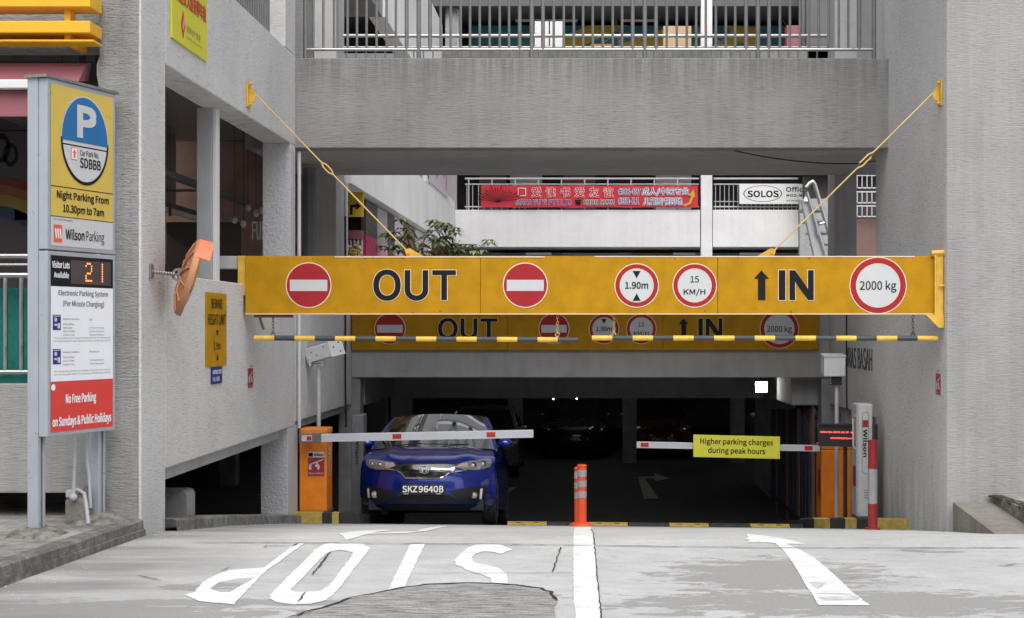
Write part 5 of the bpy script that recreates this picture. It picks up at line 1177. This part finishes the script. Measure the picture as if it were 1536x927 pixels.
for t,b,xe in ((-12,10,143),(31,49,143)): MB().box(-7,X(xe-8,f_y),f_y,f_y+.28,Zz(b,f_y),Zz(t,f_y)).build('fin','yellow_fin',T,bevel=.006)
MB().box(-7,X(138,f_y),f_y+.03,f_y+.24,Zz(61,f_y),Zz(58,f_y)).build('fin','yellow_fin',T)
for z0,z1 in ((10.3,30.7),(49.3,57.7)): MB().box(X(91,f_y),X(100,f_y),f_y+.08,f_y+.2,Zz(z1,f_y),Zz(z0,f_y)).build('bracket','yellow_fin',T)
MB().box(X(91,f_y),X(100,f_y),f_y+.21,11.715,Zz(64,f_y),Zz(45,f_y)).build('bracket','yellow_fin',T)
# mural inside the left shop
T=thing('mural_board','painted rainbow mural on the dim wall inside the left shop','mural',(-5,13,1.2))
f=front(13.0); MB().box(-7,XI-.12,13.0,13.03,1.16,4.3).build('board','mural_board',T)
mb=MB(); cx_,cz_=X(28,13),Zz(420,13)
for i,(r0,r1) in enumerate(((.60,.70),(.70,.80),(.80,.88),(.88,.95))): mb.ring(f,cx_-.25,cz_-.05,r0,r1,.004+.001*i,m=i,a0=-.3,a1=3.2,n=50)
mb.build('rainbow',['rainbow_blue','rainbow_yellow','rainbow_orange','rainbow_red'],T)
mb=MB(); mb.quad(f,X(22,13),X(60,13),Zz(330,13),Zz(300,13),.004); mb.build('orange_patch','rainbow_orange',T)
mb=MB(); mb.ring(f,X(2,13),Zz(222,13),.05,.08,.004,k=1.6,n=20); mb.ring(f,X(16,13),Zz(232,13),.04,.065,.004,k=1.6,n=20); mb.quad(f,-7,XI-.12,Zz(197,13),Zz(195,13),.004); mb.build('dark_marks','black_ink',T)
# stones by the pylon
tag(MB().box(X(96,11.25),X(130,11.25),11.25,11.5,.128,.33).build('stone_block','block_stone',bevel=.03),'rough brown concrete block on the footpath behind the pylon','concrete block')
tag(MB().box(X(122,11.4),X(146,11.4),11.42,11.545,.128,.40).build('stone_block','kerb_concrete',bevel=.02),'taller grey concrete block against the wall behind the pylon','concrete block')
tag(MB().tube([(X(104,11.3),11.30,.375),(X(118,11.3),11.3,.385),(X(128,11.3),11.28,.36),(X(132,11.3),11.26,.28),(X(138,11.3),11.22,.14)],.015,8).build('conduit_pipe','grey_paint',smooth=True),'bent grey conduit lying over the brown block','pipe')
tag(MB().box(X(102,11.3),X(115,11.3),11.24,11.36,.332,.39).build('junction_box','grey_paint',bevel=.01),'small grey junction box on top of the brown block','junction box')
# shop interior seen through the long opening
T=thing('shop_display','dim shop wall hung with small framed goods behind the left opening','shop display',(-7.9,16,1.2))
r=random.Random(12); FW=Fr((-8.19,0,0),(0,1,0))
for i in range(26):
    y=r.uniform(13,21.5); z=r.uniform(1.7,4.0); w=r.uniform(.2,.5); h=r.uniform(.15,.5)
    MB().fbox(FW,y,y+w,z,z+h,.005,.05).build('framed_item',r.choice(['shop_dark','brown_panel','awning_pink','shop_grey','mural_orange','grey_dark']),T)
MB().prism(FW,[(19.2,3.3),(19.9,3.3),(19.85,3.0),(19.55,2.8),(19.25,3.0)],.06,.09).build('pennant','bollard_red',T)
for i in range(5): MB().box(-7.6,-7.2,17+i*.9,17.8+i*.9,1.15,1.9+.2*(i%3)).build('display_unit',['shop_dark','brown_panel','grey_dark'][i%3],T)
mb=MB(); f=front(19.0); T2_=thing('lit_sign','white letters on a dark panel inside the shop behind the left opening','sign',(-5.2,19,2.4))
MB().box(-5.3,-4.35,19.0,19.04,2.10,2.95).build('board','shop_dark',T2_); mb.text(f,'FUN',X(378,19),X(400,19),Zz(360,19),Zz(332,19),.004,.01); mb.build('lettering','panel_grey',T2_)
for i,(px,py) in enumerate(((352,330),(365,336),(372,312),(384,320),(392,316))):
    p=W3(px,py,18.0); T3=thing('pendant_lamp',['leftmost low glass bulb hanging inside the shop','second glass bulb from the left inside the shop','highest glass bulb in the middle of the row in the shop','fourth glass bulb from the left inside the shop','rightmost glass bulb by the white letters in the shop'][i],'lamp',p,'pendant bulbs in the shop'); MB().ball(p,.035,.035,.045).build('bulb','lamp_glass',T3,smooth=60); MB().tube([p+Vector((0,0,.04)),(p.x,p.y,4.34)],.003,4).build('cord','dark_plastic',T3)
T=thing('shop_goods','cluster of small goods hanging from wires inside the shop behind the left opening','goods',(-6,16,3.4))
r=random.Random(31)
for i in range(46):
    x=r.uniform(-7.4,-4.7); y=r.uniform(13.5,20.5); z=r.uniform(2.2,3.25); w=r.uniform(.04,.13); h=r.uniform(.06,.22)
    mb=MB(); mb.box(x,x+w*.5,y,y+w,z,z+h); mb.box(x+.01,x+.014,y+w/2,y+w/2+.004,z+h,4.0); mb.build('hanging_item',r.choice(['panel_grey','awning_pink','rainbow_red','shop_grey','mural_orange','grey_dark','cardboard']),T)
for y in (14.2,16.4,18.6): MB().box(-7.6,-4.6,y,y+.03,3.30,3.33).build('hanging_rail','grey_dark',T)
# ------------------------------------------------ courtyard railings, banners
y_=40.1; T=thing('gallery_railing','white pipe railing on the white gallery parapet behind the red banner','railing',(0,y_,4.77))
for z,rr in ((5.61,.028),(5.46,.018),(4.86,.02)): MB().tube([(-3.2,y_,z),(3.05,y_,z)],rr,6).build('rail','panel_grey',T)
rail_bars(T,'baluster',[(-3.15+.155*i,y_+.02) for i in range(11)],4.77,5.46,.012,'panel_grey',5); rail_bars(T,'post',[(-3.1+.62*i,y_+.001) for i in range(10)],4.77,5.63,.02,'panel_grey',6)
T=thing('gallery_railing','white pipe railing with close dark mesh right of the white column','railing',(4.5,y_,4.77))
for z,rr in ((5.61,.028),(5.46,.018),(4.86,.02),(5.0,.012)): MB().tube([(3.45,y_,z),(5.7,y_,z)],rr,6).build('rail','panel_grey',T)
rail_bars(T,'baluster',[(3.5+.12*i,y_+.02) for i in range(19)],4.77,5.46,.010,'panel_grey',5)
y_=39.93; f=front(y_)
T=thing('banner','long red cloth banner with white and blue Chinese lettering on the far gallery railing','banner',(X(886,y_),y_,Zz(311,y_)))
mb=MB(); n=40; x0,x1=X(722,y_),X(1047,y_); zt0,zb0=Zz(278,y_),Zz(311,y_)
vs=[]
for i in range(n+1):
    t=i/n; x=x0+(x1-x0)*t; w=.012*math.sin(t*37)+.008*math.sin(t*71)
    vs+=[(x,y_+w*.3,zb0+.012*math.sin(t*25)),(x,y_-w*.4,(zt0+zb0)/2),(x,y_,zt0+.01*math.sin(t*31))]
mb.add(vs,[(i*3+j,(i+1)*3+j,(i+1)*3+j+1,i*3+j+1) for i in range(n) for j in range(2)]); mb.build('cloth','banner_red',T,smooth=60)
ob=lambda a,b,c,d_:(X(a,y_),X(b,y_),Zz(d_,y_),Zz(c,y_))
glyph=[(c,797+21.6*i) for i,c in enumerate('爱读书爱友谊')]
mb=MB()
for c,px in glyph: mb.text(f,c,*ob(px-.4,px+15.4,280.6,296.4),.03,.04)
mb.text(f,'MAHA YU YI PTE LTD',*ob(774,857,299,308),.03,.035); mb.text(f,'6336 5222',*ob(875,922,299,308),.03,.05); mb.text(f,'#03-07',*ob(927,961,282,293),.03,.05); mb.text(f,'#03-11',*ob(927,959,296,307),.03,.05)
mb.text(f,'成人/中医专业',*ob(962,1034,281,294.5),.03,.045); mb.text(f,'儿童图书园地',*ob(964,1024,295.5,308.5),.03,.045)
mb.ring(f,X(783,y_),Zz(288,y_),.13,.155,.03,n=4,a0=math.pi/4,a1=math.pi/4+2*math.pi); mb.build('letter_outline','sign_white_bright',T)
mb=MB()
for c,px in glyph: mb.text(f,c,*ob(px,px+15,281,296),.034,.012)
mb.quad(f,X(778.6,y_),X(787.4,y_),Zz(292.5,y_),Zz(283.5,y_),.032); mb.build('red_lettering','banner_red',T)
mb=MB(); mb.text(f,'MAHA YU YI PTE LTD',*ob(774.4,856.6,299.4,307.6),.034,.01); mb.text(f,'#03-07',*ob(927.4,960.6,282.4,292.6),.034,.01); mb.text(f,'#03-11',*ob(927.4,958.6,296.4,306.6),.034,.01); mb.text(f,'成人/中医专业',*ob(962.4,1033.6,281.4,294.1),.034,.0); mb.text(f,'儿童图书园地',*ob(964.4,1023.6,295.9,308.1),.034,.0); mb.build('blue_lettering','navy_ink',T)
mb=MB(); mb.text(f,'6336 5222',*ob(875.4,921.6,299.4,307.6),.034,.01)
mb.quad(f,X(863,y_),X(871,y_),Zz(307,y_),Zz(302.5,y_),.034); mb.quad(f,X(862,y_),X(872,y_),Zz(302,y_),Zz(300,y_),.034)
rr_=random.Random(3); c0=Vector((X(747,y_),Zz(303,y_)))
for i in range(17):
    t=math.radians(10+160*i/16); L=(.36+.12*rr_.random())*(1 if 30<math.degrees(t)<150 else 1.3); d_=Vector((math.cos(t)*1.15,math.sin(t)*.95)); w=Vector((-d_.y,d_.x))*.008
    mb.poly(f,[tuple(c0-w*.4),tuple(c0+w*.4),tuple(c0+d_*L+w*1.4),tuple(c0+d_*L-w)],.034)
mb.build('black_print','black_ink',T)
mb=MB(); mb.poly(f,[(X(1024,y_),Zz(307,y_)),(X(1033,y_),Zz(304,y_)),(X(1037,y_),Zz(294,y_)),(X(1033,y_),Zz(294,y_)),(X(1040,y_),Zz(284,y_)),(X(1043,y_),Zz(296,y_)),(X(1040.5,y_),Zz(295,y_)),(X(1036,y_),Zz(306,y_)),(X(1027,y_),Zz(310,y_))],.034); mb.build('arrow','mural_yellow',T)
T=thing('banner','white banner with black oval logo on the far gallery railing at right','banner',(X(1150,y_),y_,Zz(306,y_)))
MB().fbox(f,X(1109,y_),X(1240,y_),Zz(306,y_),Zz(276,y_),0,.012).build('cloth','sign_white_bright',T)
mb=MB(); cx_,cz_=X(1144,y_),Zz(290.5,y_)
mb.ring(f,cx_,cz_,.49,.515,.016,k=.42,n=44); mb.text(f,'SOLOS',*ob(1121,1168,286,296),.016,.03); mb.text(f,'Office For Rent',*ob(1179,1262,280,288),.016,.02); mb.text(f,'#02-93/94 677',*ob(1179,1242,291,296),.016,.02); mb.text(f,'www.solos.com',*ob(1179,1240,298.5,302.5),.016,.0); mb.build('lettering','black_ink',T)
T=thing('banner','pink and purple poster hung on the left gallery parapet','banner',(-3.44,35,4.9)); FP=Fr((-3.44,0,0),(0,1,0))
MB().fbox(FP,33.1,37.6,4.86,6.3,0,.012).build('cloth','poster_pale',T); mb=MB(); rr_=random.Random(6)
for i in range(12): y0_=rr_.uniform(33.1,37.2); mb.quad(FP,y0_,y0_+rr_.uniform(.1,.4),4.86+rr_.uniform(0,.8),5.7+rr_.uniform(0,.6),.014+.001*i,i%2)
mb.build('print',['pink','magenta'],T)
T=thing('side_railing','dark edged rail on the left courtyard parapet','railing',(-3.5,30,4.8))
MB().tube([(-3.50,22.4,5.55),(-3.5,33,5.55)],.02,6).build('rail','steel_dull',T); rail_bars(T,'baluster',[(-3.5,22.5+.35*i) for i in range(30)],4.8,5.55,.010,'steel_dull',5)
# yellow direction sign in the arcade
y_=23.7; f=front(y_); T=thing('arcade_sign','yellow hanging sign with black right turn arrow in the arcade left of the courtyard','sign',(X(530,y_),y_,3.45))
MB().fbox(f,X(505,y_),X(545,y_),Zz(325,y_),Zz(287,y_),-.06,0).build('board','mural_yellow',T)
mb=MB(); mb.poly(f,[(X(a,y_),Zz(b,y_)) for a,b in ((529,322),(529,311),(534,311),(534,315),(542,309),(534,303),(534,307),(525,307),(525,322))],.003); mb.text(f,'01 A7',*ob(518,526,304,300),.003,.02) if False else None
mb.quad(f,X(518,y_),X(523,y_),Zz(307,y_),Zz(303,y_),.003); mb.quad(f,X(518,y_),X(523,y_),Zz(323,y_),Zz(319,y_),.003); mb.build('arrow','black_ink',T)
# stair rails at right
T=thing('stair','grey stair flight with steel handrails at the right of the courtyard','stair',(5.3,35,2)); y_=33.0
w3=lambda px,py,y=y_:W3(px,py,y)
mb=MB(); mb.prism(front(y_+.3),[(X(a,y_+.3),Zz(b,y_+.3)) for a,b in ((1200,301),(1209,303),(1240,400),(1240,440),(1232,440))],0,.25); mb.build('stringer','grey_paint',T,bevel=.01)
mb=MB(); mb.tube([w3(1208,286),w3(1209,281),w3(1214,275),w3(1219,272),w3(1222,276),w3(1244,352)],.045,8); mb.build('handrail','steel',T,smooth=True)
mb=MB(); mb.tube([w3(1209,302),w3(1210,288),w3(1224,337),w3(1226,353)],.04,8); mb.tube([w3(1226,352),w3(1226,342),w3(1230,336),w3(1237,334)],.035,8); mb.tube([w3(1225,340),w3(1240,388)],.04,8); mb.build('handrail','steel',T,smooth=True)
mb=MB()
for i in range(7): q=w3(1205+i*6,312+i*17,33.3); mb.box(q.x,q.x+.5,33.35,34.2,q.z-.04,q.z)
mb.build('tread','concrete_inner',T)
# white window grilles on the brown wall at far right
T=thing('window_grille','three white framed window grilles on the brown wall seen through the right gap','window grille',(7.2,38.3,4.4))
for z0,z1 in ((4.45,4.72),(4.80,5.08),(5.18,5.5)):
    mb=MB(); 
    for z in (z0,z1): mb.box(6.9,8.5,38.3,38.34,z,z+.03)
    for i in range(13): mb.box(6.95+i*.125,6.97+i*.125,38.3,38.33,z0,z1)
    mb.build('grille_frame','panel_grey',T)
# stored goods on the far upper level
def crate(label,px0,px1,py0,py1,y,mat,cat='box'):
    o=MB().box(X(px0,y),X(px1,y),y,y+.4,Zz(py1,y),Zz(py0,y)).build('storage_box' if cat=='box' else 'white_board',mat,bevel=.01); return tag(o,label,cat)
crate('white board standing left in the pair on the far upper gallery',802,823,32,76,39.0,'sign_white_bright','board'); crate('white board standing right in the pair on the far upper gallery',825,845,32,76,39.05,'sign_white_bright','board')
crate('large tan cardboard box on the far upper gallery beside the white column',995,1037,39,77,39.0,'cardboard'); crate('tall pinkish wrapped box at the right of the far upper gallery',1180,1199,38,77,39.0,'awning_pink'); crate('low orange tray on the far upper gallery floor',886,917,66,77,39.0,'mural_orange')
for p in (): pass
o=MB().box(-3.7,7,38.9,39.6,8.6,8.93).build('gallery_edge','block_stone',C)
for px,py,Z,lab in ((865,598,34.6,'tiny lit lamp hanging deep inside the car park, right of the pair'),(830,598.5,34.6,'tiny lit lamp hanging deep inside the car park, left of the pair')):
    p=W3(px,py,Z); T=thing('hanging_lamp',lab,'lamp',p,'lamps deep inside the car park'); MB().ball(p,.014,.014,.014).build('bulb','far_lamp',T,smooth=60); MB().tube([p+Vector((0,0,.03)),(p.x,p.y,.94)],.008,5).build('cord','dark_plastic',T)
# ------------------------------------------------ shrubs in the courtyard
def leaf_shrub(label,base,clusters,seed,group):
    r=random.Random(seed); T=thing('courtyard_shrub',label,'shrub',base,group); st=MB(); lf=MB()
    for px,py,y in clusters:
        c=W3(px,py,y); b=Vector(base); mid=b.lerp(c,.55)+Vector((r.uniform(-.15,.15),0,.1)); st.tube([b,mid,c],[.02,.012,.006],5)
        for k in range(3):
            c2=c+Vector((r.gauss(0,.15),r.gauss(0,.12),r.gauss(0,.09))); st.tube([mid.lerp(c,.5),c2],.005,4)
            for j in range(7):
                a=2*math.pi*j/7+r.uniform(-.2,.2); L=r.uniform(.13,.24); dr=r.uniform(-.12,.02); d_=Vector((math.cos(a),math.sin(a),dr)).normalized(); w=Vector((-math.sin(a),math.cos(a),0))*L*.20
                lf.add([c2,c2+d_*L*.45+w,c2+d_*L-Vector((0,0,L*.35)),c2+d_*L*.45-w,c2+d_*L*.45-Vector((0,0,.008))],[(0,1,4),(1,2,4),(2,3,4),(3,0,4)],0 if r.random()<.6 else 1)
    st.build('stem','stem_brown',T,smooth=True); lf.build('foliage',['leaf_green','leaf_light'],T)
leaf_shrub('leafy green shrub in the courtyard right behind the yellow sign end of the left rod',W3(640,420,26),[(590,345,26.2),(605,338,26),(618,352,25.8),(632,362,26.1),(610,368,26),(625,375,26),(645,345,26),(600,358,26.3),(636,376,25.7),(655,374,26),(590,372,26)],21,'courtyard shrubs')
leaf_shrub('leafy green shrub in the courtyard further right, its top before the white parapet',W3(680,420,26.5),[(655,342,26.5),(668,340,26.5),(678,352,26.6),(660,360,26.4),(672,366,26.5),(688,374,26.5),(704,369,26.4),(716,376,26.5),(675,378,26.3),(725,373,26.5),(650,336,26.5),(690,360,26.4)],22,'courtyard shrubs')
T=thing('flower_tub','tub of golden flowers in the arcade below the yellow arrow sign','flowers',W3(531,420,24)); mb=MB(); r=random.Random(2)
for i in range(90): p=W3(r.uniform(518,544),r.triangular(362,392,384),24+r.uniform(-.2,.2)); mb.ball(p,r.uniform(.015,.035),.03,.02,n=6,k=4,m=0 if r.random()<.55 else 1)
mb.build('blossom',['flower_gold','leaf_light'],T); MB().box(X(516,24),X(546,24),23.8,24.2,1.951,2.5).build('tub','brown_panel',T)
# ------------------------------------------------ building across the street, behind the camera
D=thing('street_building','pale concrete building across the street facing the entrance','building',(0,-22,0))
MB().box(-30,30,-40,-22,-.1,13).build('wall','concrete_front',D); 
for k in range(4):
    MB().box(-30,30,-22,-21.6,2.9+k*3,3.9+k*3).build('parapet','render_white',D); MB().box(-30,30,-21.999,-21.98,1.0+k*3,2.85+k*3).build('window_band','shop_glass_dark',D)
for i in range(15): MB().box(-28+i*4,-27.6+i*4,-21.97,-21.7,-.1,13).build('column','render_white',D)
